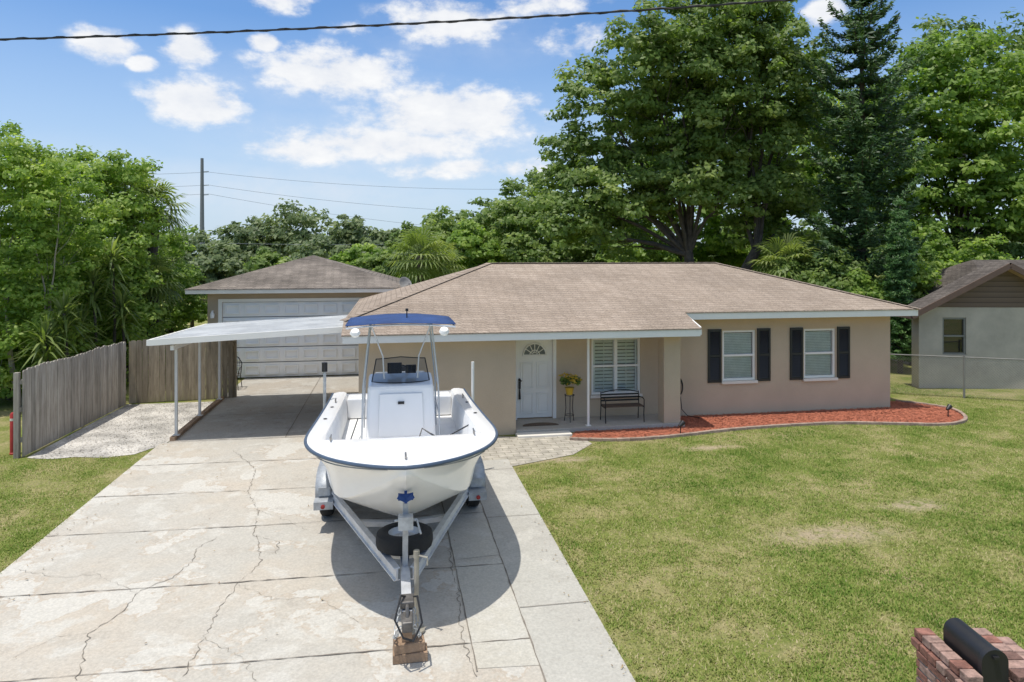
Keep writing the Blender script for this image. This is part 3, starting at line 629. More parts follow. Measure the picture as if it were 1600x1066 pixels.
t=MB(); t.box(BX-.95,BX+.95,BY+5.55,BY+5.95,1.03,1.40); t.finish('stern_seat',M_gel,boat,smooth=False,bevel=.03)
t=MB(); t.box(BX-.24,BX+.24,BY+.55,BY+1.1,zS(.8)+.025,zS(.8)+.045); t.finish('bow_hatch',M_gel,boat,smooth=False,bevel=.01)
for xa in (-.62,.06):
    t=MB(); t.box(BX+xa,BX+xa+.56,BY+1.9,BY+2.7,zS(2.3)-.243,zS(2.3)-.222); t.finish('deck_hatch',M_gel,boat,smooth=False,bevel=.01)
for (x,a) in ((0,.25),(-.90,1.6),(.90,1.6),(-1.1,4.9),(1.1,4.9)):
    t=MB(); z=zS(a)+.025; t.tube([(BX+x,BY+a-.08,z+.05),(BX+x,BY+a+.08,z+.05)],.011,6); t.tube([(BX+x,BY+a-.03,z),(BX+x,BY+a-.03,z+.05)],.01,6); t.tube([(BX+x,BY+a+.03,z),(BX+x,BY+a+.03,z+.05)],.01,6); t.finish('cleat',M_chrome,boat)
for sx in (-1,1):
    for a in (3.3,4.4):
        t=MB(); z=zS(a)+.024; x=BX+sx*(wS(a)-.12); t.lathe([(.0,0),(.022,0),(.03,.004),(.03,.008),(.02,.008),(.018,.002)],(x,BY+a,z),(0,0,1),12); t.finish('rod_holder',M_iron,boat)
cs=sub('console',boat,(BX,BY+4.3,1.0))
t=MB(); zf=1.03; cwd=.56
t.add([(BX-cwd,BY+3.85,zf),(BX+cwd,BY+3.85,zf),(BX+cwd,BY+4.85,zf),(BX-cwd,BY+4.85,zf),(BX-cwd+.03,BY+4.0,1.90),(BX+cwd-.03,BY+4.0,1.90),(BX+cwd-.03,BY+4.7,2.0),(BX-cwd+.03,BY+4.7,2.0)],[(0,3,2,1),(4,5,6,7),(0,1,5,4),(1,2,6,5),(2,3,7,6),(3,0,4,7)])
t.finish('console_body',M_gel,cs,bevel=.05,smooth=False)
t=MB(); t.add([(BX-.36,BY+3.868,1.12),(BX+.36,BY+3.868,1.12),(BX+.34,BY+3.966,1.78),(BX-.34,BY+3.966,1.78),(BX-.36,BY+3.848,1.12),(BX+.36,BY+3.848,1.12),(BX+.34,BY+3.946,1.78),(BX-.34,BY+3.946,1.78)],[(4,5,6,7),(0,4,7,3),(1,2,6,5),(3,7,6,2),(0,1,5,4)]); t.finish('console_door',M_gel,cs,smooth=False,bevel=.008)
t=MB(); t.box(BX-.05,BX+.05,BY+3.90,BY+3.935,1.62,1.66); t.finish('latch',M_iron,cs,smooth=False)
t=MB(); ws=[]
for i in range(9):
    th=(i/8-.5)*2.0; x=.47*math.sin(th)/math.sin(1.0); y=4.45-.32*math.cos(th); ws.append(((BX+x,BY+y-.04,1.93),(BX+x*.86,BY+y+.12,2.33-.05*abs(i-4)/4)))
t.grid([[w_[0] for w_ in ws],[w_[1] for w_ in ws]]); t.finish('windscreen',M_wind,cs)
t=MB(); t.tube([w_[1] for w_ in ws],.009,6); t.tube([w_[0] for w_ in ws],.009,6); t.tube(ws[0],.009,6); t.tube(ws[-1],.009,6); t.finish('windscreen_frame',M_black,cs)
t=MB(); t.lathe([(.19,-.012),(.205,0),(.19,.012),(.175,0),(.19,-.012)],(BX-.02,BY+4.82,1.96),(0,.8,.5),20); t.tube([(BX-.2,BY+4.82,1.96),(BX+.16,BY+4.82,1.96)],.01,6); t.tube([(BX-.02,BY+4.7,1.85),(BX-.02,BY+4.82,1.96)],.03,8); t.finish('steering_wheel',M_black,cs)
for (xa,xb,zb) in ((-.22,.02,2.2),(.08,.26,2.16)):
    t=MB(); t.box(BX+xa,BX+xb,BY+4.45,BY+4.5,2.02,zb); t.finish('instrument',M_black,cs,smooth=False,bevel=.01)
t=MB(); t.box(BX-.45,BX+.45,BY+5.1,BY+5.4,1.78,1.9); t.finish('seat',M_gel,boat,smooth=False,bevel=.03)
t=MB()
for sx in (-.42,.42):
    for yy in (5.13,5.38): t.tube([(BX+sx,BY+yy,1.0),(BX+sx*.95,BY+yy,1.8)],.02,8)
for yy in (5.13,5.38): t.tube([(BX-.41,BY+yy,1.45),(BX+.41,BY+yy,1.45)],.015,8)
for sx in (-.41,.41): t.tube([(BX+sx,BY+5.13,1.45),(BX+sx,BY+5.38,1.45)],.015,8)
t.finish('seat_frame',M_alu,boat)
tt=sub('shade_top',boat,(BX,BY+4.4,2.9)); HW=.86
def topz(x): return 2.96-.05*(abs(x)/HW)**2
t=MB(); rows=[];A0,A1=3.5,5.25
for i in range(13):
    x=-HW+2*HW*i/12; e=.16*(abs(x)/HW)**4
    rows.append([(BX+x,BY+A0+e+(A1-e-A0-e)*k/6,topz(x)+.008*math.sin(math.pi*k/6)-.006*random.random()) for k in range(7)])
t.grid(rows)
o=t.finish('canopy',M_blue,tt); md=o.modifiers.new('S','SOLIDIFY'); md.thickness=.006
fr=MB()
M_pow=plain('anodised_tube',(.50,.53,.56),.35,metal=.35)
def arc(a): return [(BX+x,BY+a,topz(x)-.03) for x in np.linspace(-HW+.02,HW-.02,13)]
fr.tube(arc(A0+.05),.014,8); fr.tube(arc(A1-.05),.014,8); fr.tube(arc(4.0),.012,8); fr.tube(arc(4.7),.012,8)
for sx in (-HW+.02,-.42,.42,HW-.02): fr.tube([(BX+sx,BY+A0+.15,topz(sx)-.03),(BX+sx,BY+A1-.15,topz(sx)-.03)],.012,8)
for sx in (-1,1):
    fr.tube([(BX+sx*.62,BY+3.92,1.0),(BX+sx*.60,BY+3.97,1.9),(BX+sx*.49,BY+3.98,2.91)],.0145,8)
    fr.tube([(BX+sx*.62,BY+4.9,1.0),(BX+sx*.60,BY+4.85,1.9),(BX+sx*.49,BY+4.8,2.91)],.0145,8)
    fr.tube([(BX+sx*.27,BY+4.12,2.0),(BX+sx*.29,BY+4.12,2.36),(BX+sx*.47,BY+3.75,2.92)],.012,8)
    fr.tube([(BX+sx*.60,BY+3.97,1.9),(BX+sx*.60,BY+4.85,1.9)],.012,8); fr.tube([(BX+sx*.61,BY+3.95,1.45),(BX+sx*.61,BY+4.87,1.45)],.012,8)
fr.finish('canopy_frame',M_pow,tt)
for sx in (-.70,.66):
    t=MB(); t.lathe([(0,-.05),(.06,-.045),(.08,0),(.06,.045),(0,.05)],(BX+sx,BY+3.5,2.82),(0,-.6,1),16); t.finish('light_pod',M_gel2,tt)
t=MB(); t.tube([(BX+.1,BY+4.3,2.95),(BX+.1,BY+4.3,3.1)],.01,6); t.lathe([(0,0),(.025,0),(.025,.04),(0,.05)],(BX+.1,BY+4.3,3.08),(0,0,1),10); t.finish('mast_light',M_black,tt)
t=MB(); t.add([(BX-.2,BY+6.05,1.35),(BX+.2,BY+6.05,1.35),(BX+.2,BY+6.65,1.35),(BX-.2,BY+6.65,1.35),(BX-.17,BY+6.1,1.9),(BX+.17,BY+6.1,1.9),(BX+.15,BY+6.6,1.78),(BX-.15,BY+6.6,1.78)],[(0,3,2,1),(4,5,6,7),(0,1,5,4),(1,2,6,5),(2,3,7,6),(3,0,4,7)]); t.box(BX-.07,BX+.07,BY+6.15,BY+6.4,.55,1.35); t.box(BX-.03,BX+.03,BY+6.1,BY+6.5,.35,.55)
t.finish('outboard_motor',M_black,boat,smooth=False,bevel=.04)
for p0_,p1_ in (((.45,3.3,1.1),(1.0,2.9,1.50)),((-.8,3.2,1.12),(-.7,4.4,1.3))):
    t=MB(); t.tube([(BX+p0_[0],BY+p0_[1],p0_[2]),(BX+p1_[0],BY+p1_[1],p1_[2])],.010,6); t.finish('fishing_rod',M_black,boat)
t=MB(); t.tube([(BX+.25,BY+3.0,1.3),(BX+.30,BY+3.1,1.42),(BX+.42,BY+3.0,1.36),(BX+.5,BY+3.05,1.3)],.012,5); t.finish('tie_strap',M_black,boat)
for sx in (-1,1):
    cu=bpy.data.curves.new('letters','FONT'); cu.body='FL'; cu.size=.10; cu.extrude=.001
    tmp=bpy.data.objects.new('letters_tmp',cu); COL.objects.link(tmp); bpy.context.view_layer.update()
    me=bpy.data.meshes.new_from_object(tmp.evaluated_get(bpy.context.evaluated_depsgraph_get())); bpy.data.objects.remove(tmp)
    me.materials.clear(); me.materials.append(M_navy); to=bpy.data.objects.new('registration_letters',me); COL.objects.link(to)
    a=1.15; P=sect(a); P2=sect(a+.12)
    p0=Vector((BX+sx*P[8][0],BY+a,P[8][1])); p1=Vector((BX+sx*P2[8][0],BY+a+.12,P2[8][1])); pu=Vector((BX+sx*P[9][0],BY+a,P[9][1]))
    ex=(p1-p0).normalized()*(1 if sx>0 else -1); ey=(pu-p0); ey=(ey-ex*ey.dot(ex)).normalized(); ez_=ex.cross(ey)
    p=p0+ez_*.014+ey*.02
    if sx<0: p=p+(-ex)*0.12
    M4=Matrix((ex,ey,ez_)).transposed().to_4x4(); M4.translation=p-Vector(boat['_b']); to.parent=boat; to.matrix_local=M4

# ------------------------------------------------------------------ trailer
tr=thing('boat_trailer','aluminium tandem boat trailer with spare tyre, parked on driveway','trailer',(BX,BY+3,0))
t=MB()
def rail(p,q,h=.13,w=.075): t.beam(p,q,w*.35,h); P=Vector(p);Q=Vector(q); u=Vector((0,0,h/2)); t.beam(P+u,Q+u,w,.014); t.beam(P-u,Q-u,w,.014)
for sx in (-1,1):
    rail((BX+sx*.97,BY+3.0,.50),(BX+sx*.97,BY+6.0,.50)); rail((BX+sx*.97,BY+3.0,.50),(BX+sx*.09,BY+.45,.48))
t.beam((BX,BY+1.4,.46),(BX,BY-.42,.46),.10,.11)
for a,w_ in ((1.1,.29),(2.1,.62),(3.3,.94),(4.6,.94),(5.8,.94)):
    t.beam((BX-w_,BY+a,.45),(BX,BY+a,.40),.08,.07); t.beam((BX,BY+a,.40),(BX+w_,BY+a,.45),.08,.07)
t.finish('frame',M_alu,tr,smooth=False,bevel=.003)
for sx in (-1,1):
    b=MB(); b.beam((BX+sx*.55,BY+2.5,.64),(BX+sx*.6,BY+5.9,.64),.13,.07); b.finish('bunk',plain('bunk_carpet',(.05,.05,.055),.95),tr,smooth=False)
for a in (3.65,4.45):
    b=MB(); b.tube([(BX-1.05,BY+a,.33),(BX+1.05,BY+a,.33)],.035,10); b.finish('axle',M_galv,tr)
M_rim=plain('white_rim',(.6,.61,.62),.4,metal=.3)
def wheel(par,c,ax,R_=.33,wd=.2):
    wn=sub('wheel',par,c)
    b=MB(); h=wd/2; b.lathe([(.19,-h*.8),(.22,-h),(R_-.05,-h),(R_-.01,-h*.75),(R_,-h*.3),(R_,h*.3),(R_-.01,h*.75),(R_-.05,h),(.22,h),(.19,h*.8),(.19,-h*.8)],c,ax,30); b.finish('tyre',M_rubber,wn)
    b=MB(); b.lathe([(.0,h*.25),(.06,h*.35),(.08,h*.2),(.15,h*.15),(.185,h*.75),(.20,h*.85),(.19,-h*.8),(.15,-h*.3),(0,-h*.2)],c,ax,24); b.finish('rim',M_rim,wn)
M_fend=plain('dull_aluminium',(.42,.44,.46),.55,metal=.4,var=.25,scale=8,bump=.3,bscale=60)
for sx in (-1,1):
    for a in (3.65,4.45): wheel(tr,(BX+sx*1.12,BY+a,.345),(sx,0,0))
    b=MB(); xa,xb=sorted((BX+sx*.98,BX+sx*1.25)); pr=[(3.12,.42),(3.14,.62),(3.28,.74),(3.5,.78),(4.6,.78),(4.82,.74),(4.96,.60),(4.98,.42)]
    b.grid([[(xa,BY+y,z) for y,z in pr],[(xb,BY+y,z) for y,z in pr]])
    b.poly([(xb if sx>0 else xa,BY+y,z) for y,z in pr[:5]]+[(xb if sx>0 else xa,BY+4.62,.70),(xb if sx>0 else xa,BY+3.3,.70),(xb if sx>0 else xa,BY+3.2,.6)])
    o=b.finish('fender',M_fend,tr,ang=40); md=o.modifiers.new('S','SOLIDIFY'); md.thickness=.012
    b=MB(); b.box(xa,xb,BY+2.92,BY+3.115,.44,.47); b.box(xa,xb,BY+2.90,BY+2.919,.36,.47); b.box(xa+.05,xb-.05,BY+3.08,BY+3.11,.5,.62); b.finish('step_plate',M_fend,tr,smooth=False)
    b=MB(); b.lathe([(0,0),(.03,0),(.03,.02),(0,.025)],(BX+sx*1.12,BY+2.89,.41),(0,-1,0),12); b.finish('marker_light',M_red,tr)
    b=MB(); xx=BX+sx*1.32; b.tube([(BX+sx*.97,BY+5.3,.5),(xx,BY+5.3,.5),(xx,BY+5.3,2.05)],.028,10); b.finish('guide_post',M_white if sx>0 else M_galv,tr)
    if sx<0:
        b=MB(); b.lathe([(0,0),(.05,0),(.05,.16),(0,.17)],(xx,BY+5.3,1.95),(0,0,1),12); b.finish('guide_post_cap',M_black,tr)
wheel(tr,(BX,BY+.98,.66),(0,.04,1),.335,.2)
b=MB(); b.beam((BX,BY+.60,.5),(BX,BY+.34,1.35),.06,.07,(0,1,0)); b.box(BX-.08,BX+.08,BY+.24,BY+.36,1.04,1.18); b.tube([(BX-.12,BY+.33,1.12),(BX+.12,BY+.33,1.12)],.014,8); b.tube([(BX+.12,BY+.33,1.12),(BX+.16,BY+.18,1.02)],.011,6); b.beam((BX,BY+.6,.55),(BX,BY+.88,.85),.035,.04)
b.finish('winch_stand',M_galv,tr,smooth=False)
b=MB(); b.lathe([(.02,-.08),(.04,-.08),(.028,0),(.04,.08),(.02,.08)],(BX,BY+.26,1.40),(1,0,0),14)
b.beam((BX-.08,BY+.20,1.42),(BX-.01,BY+.24,1.37),.022,.045); b.beam((BX+.08,BY+.20,1.42),(BX+.01,BY+.24,1.37),.022,.045); b.beam((BX,BY+.22,1.34),(BX,BY+.33,1.50),.03,.012); b.finish('bow_stop',M_strap,tr,smooth=False)
b=MB(); b.tube([(BX+.11,BY+.1,.06),(BX+.11,BY+.1,.86)],.026,10); b.tube([(BX+.11,BY+.1,.80),(BX+.11,BY+.1,.88)],.033,10); b.tube([(BX+.11,BY+.1,.83),(BX+.22,BY+.02,.83),(BX+.22,BY+.02,.75)],.01,6); b.lathe([(0,0),(.09,0),(.09,.02),(0,.025)],(BX+.11,BY+.1,.03),(0,0,1),14)
b.finish('jack',plain('jack_zinc',(.42,.39,.32),.5,metal=.4,var=.3),tr)
b=MB(); b.add([(BX-.06,BY-.30,.40),(BX+.06,BY-.30,.40),(BX+.05,BY-.58,.38),(BX-.05,BY-.58,.38),(BX-.06,BY-.30,.53),(BX+.06,BY-.30,.53),(BX+.05,BY-.58,.48),(BX-.05,BY-.58,.48)],[(0,3,2,1),(4,5,6,7),(0,1,5,4),(1,2,6,5),(2,3,7,6),(3,0,4,7)])
b.box(BX-.07,BX+.07,BY-.42,BY-.24,.531,.60); b.tube([(BX,BY-.5,.48),(BX,BY-.46,.56),(BX,BY-.34,.58)],.018,8); b.finish('coupler',plain('worn_coupler',(.16,.15,.14),.5,metal=.5,var=.4,scale=12),tr,smooth=False,bevel=.012)
for sx in (-1,1):
    b=MB()
    pts=[Vector((BX+sx*(.06+.06*math.sin(math.pi*k/9)),BY-.22-.04*k,.46-.20*math.sin(math.pi*k/9))) for k in range(10)]
    for k in range(9):
        c_=(pts[k]+pts[k+1])/2; dd=(pts[k+1]-pts[k]).normalized(); up=Vector((0,0,1)) if k%2 else Vector((1,0,0)); up=(up-dd*up.dot(dd)).normalized()
        b.tube([c_+dd*.034*math.cos(q)+up*.017*math.sin(q) for q in np.linspace(0,2*math.pi,9)],.006,5,False)
    b.finish('safety_chain',M_galv,tr)
for pts in ([(.02,-.2,.54),(-.06,-.4,.66),(-.12,-.55,.5),(-.04,-.62,.36),(.06,-.58,.30)],[(.03,-.2,.54),(.10,-.4,.64),(.14,-.56,.46),(.05,-.63,.32)]):
    b=MB(); b.tube([(BX+x,BY+y,z) for x,y,z in pts],.011,6); b.finish('wiring',M_cable,tr)
for z0,z1,x_,rz,w_,l_ in ((.016,.105,0.03,.0,.17,.09),(.108,.20,.02,.09,.15,.08),(.203,.375,.0,-.03,.05,.05)):
    b=MB(); cx,cy=BX+x_,BY-.36; c_,s_=math.cos(rz),math.sin(rz)
    b.add([(cx+c_*a-s_*q,cy+s_*a+c_*q,z) for z in (z0,z1) for a,q in ((-w_,-l_),(w_,-l_),(w_,l_),(-w_,l_))],[(0,3,2,1),(4,5,6,7),(0,1,5,4),(1,2,6,5),(2,3,7,6),(3,0,4,7)])
    o=b.finish('wood_block',M_wood,smooth=False,bevel=.006,base=(cx,cy,z0)); tag(o,'offcut of brown lumber stacked under the trailer coupler','wood block','lumber blocks under the trailer tongue')

# ------------------------------------------------------------------ porch items
bn=thing('bench','small black iron bench with slatted back on the porch','bench',(5.38,15.45,.1)); sy=-.25; b0,b1=4.90,5.84
b=MB()
for i in range(4): b.box(b0,b1,15.52+sy+.09*i,15.58+sy+.09*i,.46,.48)
b.finish('seat',plain('dark_slats',(.11,.075,.05),.7),bn,smooth=False)
b=MB()
for i in range(3): b.box(b0,b1,15.86+sy,15.88+sy,.54+.07*i,.575+.07*i)
b.tube([(b0,15.87+sy,.74),(b0+.24,15.87+sy,.79),(b0+.47,15.87+sy,.81),(b0+.70,15.87+sy,.79),(b1,15.87+sy,.74)],.011,8)
b.finish('backrest',M_iron,bn,smooth=False)
for x in (b0,b1):
    b=MB(); b.tube([(x,15.5+sy,.1),(x,15.52+sy,.3),(x,15.5+sy,.46),(x,15.5+sy,.63),(x,15.6+sy,.66),(x,15.86+sy,.63)],.012,8); b.tube([(x,15.9+sy,.1),(x,15.86+sy,.5),(x,15.88+sy,.76)],.012,8); b.tube([(x,15.5+sy,.45),(x,15.87+sy,.45)],.012,8); b.finish('leg',M_iron,bn)
PX=4.13
ps=thing('plant_stand','tall black wire plant stand by the front door','plant stand',(PX,15.62,.1))
b=MB()
for k in range(3):
    a=k*2.094+.4; b.tube([(PX+.13*math.cos(a),15.62+.13*math.sin(a),.1),(PX+.09*math.cos(a),15.62+.09*math.sin(a),.4),(PX+.11*math.cos(a),15.62+.11*math.sin(a),.72)],.009,6)
for z,r_ in ((.25,.105),(.72,.115)): b.tube([(PX+r_*math.cos(q),15.62+r_*math.sin(q),z) for q in np.linspace(0,6.2832,17)],.008,5,False)
b.finish('stand_frame',M_iron,ps)

# ------------------------------------------------------------------ foliage helpers
def leafmesh(name,P,Nn,L,W,tint,mat,parent=None,base=(0,0,0),dirs=None):
    n=len(P); Nn=Nn/np.linalg.norm(Nn,axis=1,keepdims=True)
    r=rng.normal(size=(n,3)) if dirs is None else dirs
    T=r-Nn*(r*Nn).sum(1,keepdims=True); T/=np.linalg.norm(T,axis=1,keepdims=True)+1e-9; Bt=np.cross(Nn,T)
    L=np.asarray(L).reshape(-1,1)*np.ones((n,1)); W=np.asarray(W).reshape(-1,1)*np.ones((n,1))
    V=np.empty((n,4,3)); V[:,0]=P-T*L; V[:,1]=P+Bt*W+T*L*.1; V[:,2]=P+T*L; V[:,3]=P-Bt*W+T*L*.1
    V=V.reshape(-1,3)-np.array(base)
    me=bpy.data.meshes.new(name); me.vertices.add(4*n); me.vertices.foreach_set('co',V.astype(np.float32).ravel())
    me.loops.add(4*n); me.loops.foreach_set('vertex_index',np.arange(4*n,dtype=np.int32)); me.polygons.add(n); me.polygons.foreach_set('loop_start',np.arange(0,4*n,4,dtype=np.int32))
    a=me.attributes.new('tint','FLOAT','POINT'); a.data.foreach_set('value',np.repeat(np.clip(tint,0,1),4).astype(np.float32))
    me.materials.append(mat); me.update(calc_edges=True)
    o=bpy.data.objects.new(name,me); COL.objects.link(o)
    if parent is not None: o.parent=parent
    else: o.location=base
    return o
def crown(lobes,csize=.6,dens=1.0,per=90,leaf=.11,seed=0,core=.2,squash=.75):
    r_=np.random.default_rng(seed); C=[];CR=[];CN=[]
    for lb in lobes:
        x,y,z,r=lb[:4]; rz=lb[4] if len(lb)>4 else r*.85
        n=max(6,int(dens*4*r*r/(csize*csize)))
        d=r_.normal(size=(n,3)); d/=np.linalg.norm(d,axis=1,keepdims=True)
        d[:,2]=np.where(d[:,2]<-.6,-d[:,2]*.5,d[:,2])
        rad=np.where(r_.random(n)<core,r_.uniform(.3,.7,n),r_.uniform(.75,1.15,n))[:,None]
        C.append(np.array([x,y,z])+d*rad*np.array([r,r,rz])); CR.append(csize*r_.uniform(.5,1.25,n)); CN.append(d)
    C=np.concatenate(C);CR=np.concatenate(CR);CN=np.concatenate(CN); m=len(C)
    idx=np.repeat(np.arange(m),np.maximum(8,(per*(CR/csize)**2)).astype(int)); n=len(idx)
    d=r_.normal(size=(n,3)); d/=np.linalg.norm(d,axis=1,keepdims=True); d[:,2]=np.where(d[:,2]<-.2,d[:,2]*.4,d[:,2])
    rad=(r_.random(n)**.45)[:,None]
    P=C[idx]+d*rad*CR[idx][:,None]*np.array([1,1,squash])
    Nn=d*.6+CN[idx]*.3+np.array([-.1,-.4,.5])+r_.normal(size=(n,3))*.45
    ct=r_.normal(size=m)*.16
    t=.50+ct[idx]+r_.normal(size=n)*.16+.10*d[:,2]  # upper leaves of each clump lighter, shading painted into the tint
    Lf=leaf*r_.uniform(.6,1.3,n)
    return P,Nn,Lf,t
def limb(b,p,q,r0,r1,seg=5,wobble=.12):
    p=Vector(p);q=Vector(q);L=(q-p).length; pts=[];rs=[]
    for i in range(seg+1):
        t=i/seg; v=p.lerp(q,t)
        if 0<i<seg: v+=Vector((random.uniform(-1,1),random.uniform(-1,1),random.uniform(-.6,1)))*wobble*L*.25
        pts.append(v);rs.append(r0+(r1-r0)*t)
    b.tube(pts,rs,8); return pts
def tree(name,label,x,d,lobes,trunkr,mat,bark=None,csize=.6,dens=1,per=90,leaf=.11,seed=1,fork=.4,tint=0,group=None,branches=True,core=.2,trunks=None,cat='tree'):
    bx,by=R(x,d); base=(bx,by,0)
    e=thing(name,label,cat,base,group)
    LB_=[]
    for lb in lobes:
        px_,py_=R(lb[0],d+lb[1]); LB_.append((px_,py_)+tuple(lb[2:]))
    zc=min(l[2] for l in LB_)
    b=MB(); bl=trunks or [(0,0)]
    for k,(lx,ly) in enumerate(bl):
        hx,hy=R(x+lx,d+ly); fz=zc*fork+.5
        limb(b,(bx+k*.25,by,-.1),(hx,hy,fz+zc*.45),trunkr,trunkr*.6,6,.06)
        if branches:
            for l in LB_:
                if len(bl)>1 and ((l[0]-hx)**2>(l[0]-R(x+bl[1-k][0],d)[0])**2): continue
                mid=Vector((hx*.6+l[0]*.4,hy*.6+l[1]*.4,fz+zc*.45+(l[2]-fz-zc*.45)*.45))
                rr=trunkr*.30
                limb(b,(hx,hy,fz+zc*.4),mid,rr,rr*.7,3,.1); pp=limb(b,mid,(l[0],l[1],l[2]),rr*.7,rr*.25,4,.15)
                for _ in range(4):
                    dd=Vector((random.gauss(0,1),random.gauss(0,1),random.gauss(0,.6))).normalized()*l[3]*.85
                    limb(b,pp[random.randrange(1,4)],Vector(l[:3])+dd,rr*.22,rr*.06,3,.2)
    b.finish('trunk',bark or M_bark,e)
    P,Nn,Lf,t=crown(LB_,csize,dens,per,leaf,seed,core)
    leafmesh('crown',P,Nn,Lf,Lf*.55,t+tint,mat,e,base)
    return e
ML_oak=leafmat('oak_leaves',(.068,.118,.026),(.155,.232,.052),(.30,.365,.115),.45)
ML_bright=leafmat('bright_leaves',(.09,.165,.024),(.20,.305,.05),(.37,.445,.11),.46)
ML_dark=leafmat('dark_leaves',(.045,.085,.02),(.10,.17,.035),(.21,.28,.07),.4)
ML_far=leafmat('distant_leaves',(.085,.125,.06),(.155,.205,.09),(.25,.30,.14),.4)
ML_conif=leafmat('conifer_needles',(.024,.058,.022),(.058,.118,.038),(.13,.21,.065),.25)
ML_cyp=leafmat('cypress_leaves',(.03,.08,.02),(.07,.16,.035),(.15,.26,.06),.3)
ML_palm=leafmat('palm_leaves',(.07,.115,.035),(.17,.23,.065),(.32,.35,.14),.4,.45)
ML_flower=leafmat('yellow_flowers',(.42,.26,.02),(.62,.43,.04),(.75,.6,.12),.2)

pf=thing('potted_flowers','yellow pot of yellow flowers on the black wire stand','potted plant',(PX,15.62,.73))
b=MB(); b.lathe([(0,0),(.07,0),(.105,.16),(.115,.17),(.10,.165),(0,.15)],(PX,15.62,.73),(0,0,1),20); b.finish('pot',M_yel,pf)
P,Nn,Lf,t=crown([(PX,15.62,1.02,.16,.12),(PX-.13,15.6,1.05,.10,.09),(PX+.15,15.6,1.05,.11,.1)],.08,1,26,.035,3)
leafmesh('foliage',P,Nn,Lf,Lf*.4,t,ML_dark,pf,(PX,15.62,.73))
P,Nn,Lf,t=crown([(PX,15.6,1.08,.19,.13),(PX-.15,15.58,1.12,.11,.09),(PX+.17,15.58,1.10,.12,.1)],.06,.35,8,.025,4)
leafmesh('blossom',P,Nn,Lf,Lf*.9,t,ML_flower,pf,(PX,15.62,.73))
b=MB()
pts=[(3.38+.42*math.cos(a),15.36+.24*math.sin(a),.108) for a in np.linspace(0,math.pi,15)]; b.poly(pts); b.poly([(2.96,15.30,.106),(3.80,15.30,.106),(3.80,15.36,.106),(2.96,15.36,.106)])
o=b.finish('doormat',plain('coir_mat',(.14,.10,.07),.95,var=.5,scale=12),smooth=False,base=(3.38,15.4,.106)); tag(o,'half round brown coir doormat in front of the white door','doormat')
cx,cy=-4.75,21.6
pc=thing('patio_chair','black wire mesh patio chair standing in front of the garage','chair',(cx,cy,0))
b=MB()
for k in range(9):
    q=-.22+.055*k; b.tube([(cx+q,cy-.22,.43),(cx+q,cy+.2,.43)],.006,4); b.tube([(cx-.22,cy+q,.432),(cx+.22,cy+q,.432)],.006,4)
b.finish('seat',M_iron,pc)
b=MB(); b.tube([(cx-.25,cy+.2,.43),(cx-.27,cy+.26,.75),(cx-.15,cy+.3,.92),(cx,cy+.31,.96),(cx+.15,cy+.3,.92),(cx+.27,cy+.26,.75),(cx+.25,cy+.2,.43)],.014,6)
for k in range(8): q=-.2+.057*k; b.tube([(cx+q,cy+.2,.43),(cx+q,cy+.29,.9)],.005,4)
for z in (.55,.67,.79): b.tube([(cx-.26,cy+.23+(z-.43)*.15,z),(cx+.26,cy+.23+(z-.43)*.15,z)],.005,4)
b.finish('backrest',M_iron,pc)
for sx,sy in ((-1,-1),(1,-1),(-1,1),(1,1)):
    b=MB(); b.tube([(cx+sx*.23,cy+sy*.21,.43),(cx+sx*.27,cy+sy*.26,.014)],.012,6); b.finish('leg',M_iron,pc)
for sx in (-1,1):
    b=MB(); b.tube([(cx+sx*.25,cy-.2,.43),(cx+sx*.29,cy-.22,.62),(cx+sx*.29,cy+.0,.66),(cx+sx*.27,cy+.24,.68)],.012,6); b.finish('armrest',M_iron,pc)
for (x,y) in ((6.35,14.35),(13.55,14.75)):
    sp_=thing('spotlight','small black garden spotlight on a stake at the mulch edge','garden light',(x,y,0),'garden spotlights')
    b=MB(); b.tube([(x,y,0),(x,y,.2)],.012,6); b.finish('stake',M_black,sp_)
    b=MB(); b.lathe([(0,0),(.035,0),(.055,.10),(.06,.14),(.045,.14),(.03,.08),(0,.07)],(x-.03,y,.2),(.8,.2,.6),14); b.finish('lamp_head',M_black,sp_)
rp=thing('marker_post','short slim red post beside the weathered board fence','post',(-7.52,15.3,0))
b=MB(); b.lathe([(0,0),(.06,0),(.06,.03),(.05,.04),(.05,.80),(.03,.84),(0,.85)],(-7.52,15.3,0),(0,0,1),16); b.finish('post_body',M_red,rp)
b=MB(); b.lathe([(.052,.0),(.052,.05)],(-7.52,15.3,.68),(0,0,1),16); b.finish('band',M_trim,rp)

# mailbox on brick pillar
bx,by=R(3.56,5.08)
pl=thing('brick_pillar','weathered red brick mailbox pillar with stepped top at the lawn edge','brick pillar',(bx,by,0))
ca,sa=math.cos(math.radians(-10)),math.sin(math.radians(-10))
def pb(x,y,z): return (bx+x*ca-y*sa,by+x*sa+y*ca,z)
def rbox(b,x0,x1,y0,y1,z0,z1): b.add([pb(x0,y0,z0),pb(x1,y0,z0),pb(x1,y1,z0),pb(x0,y1,z0),pb(x0,y0,z1),pb(x1,y0,z1),pb(x1,y1,z1),pb(x0,y1,z1)],[(0,3,2,1),(4,5,6,7),(0,1,5,4),(1,2,6,5),(2,3,7,6),(3,0,4,7)])
M_b1=plain('brick_red',(.25,.115,.085),.9,var=.55,scale=14,bump=.5); M_b2=plain('brick_brown',(.17,.095,.075),.9,var=.55,scale=14,bump=.5); M_b3=plain('brick_pink',(.34,.22,.18),.9,var=.5,scale=14,bump=.5); M_mort=plain('mortar',(.36,.33,.29),.95,var=.3,scale=12,bump=.3)
b=MB(); b.cur=3; rbox(b,-.375,.375,-.275,.275,0,.905)
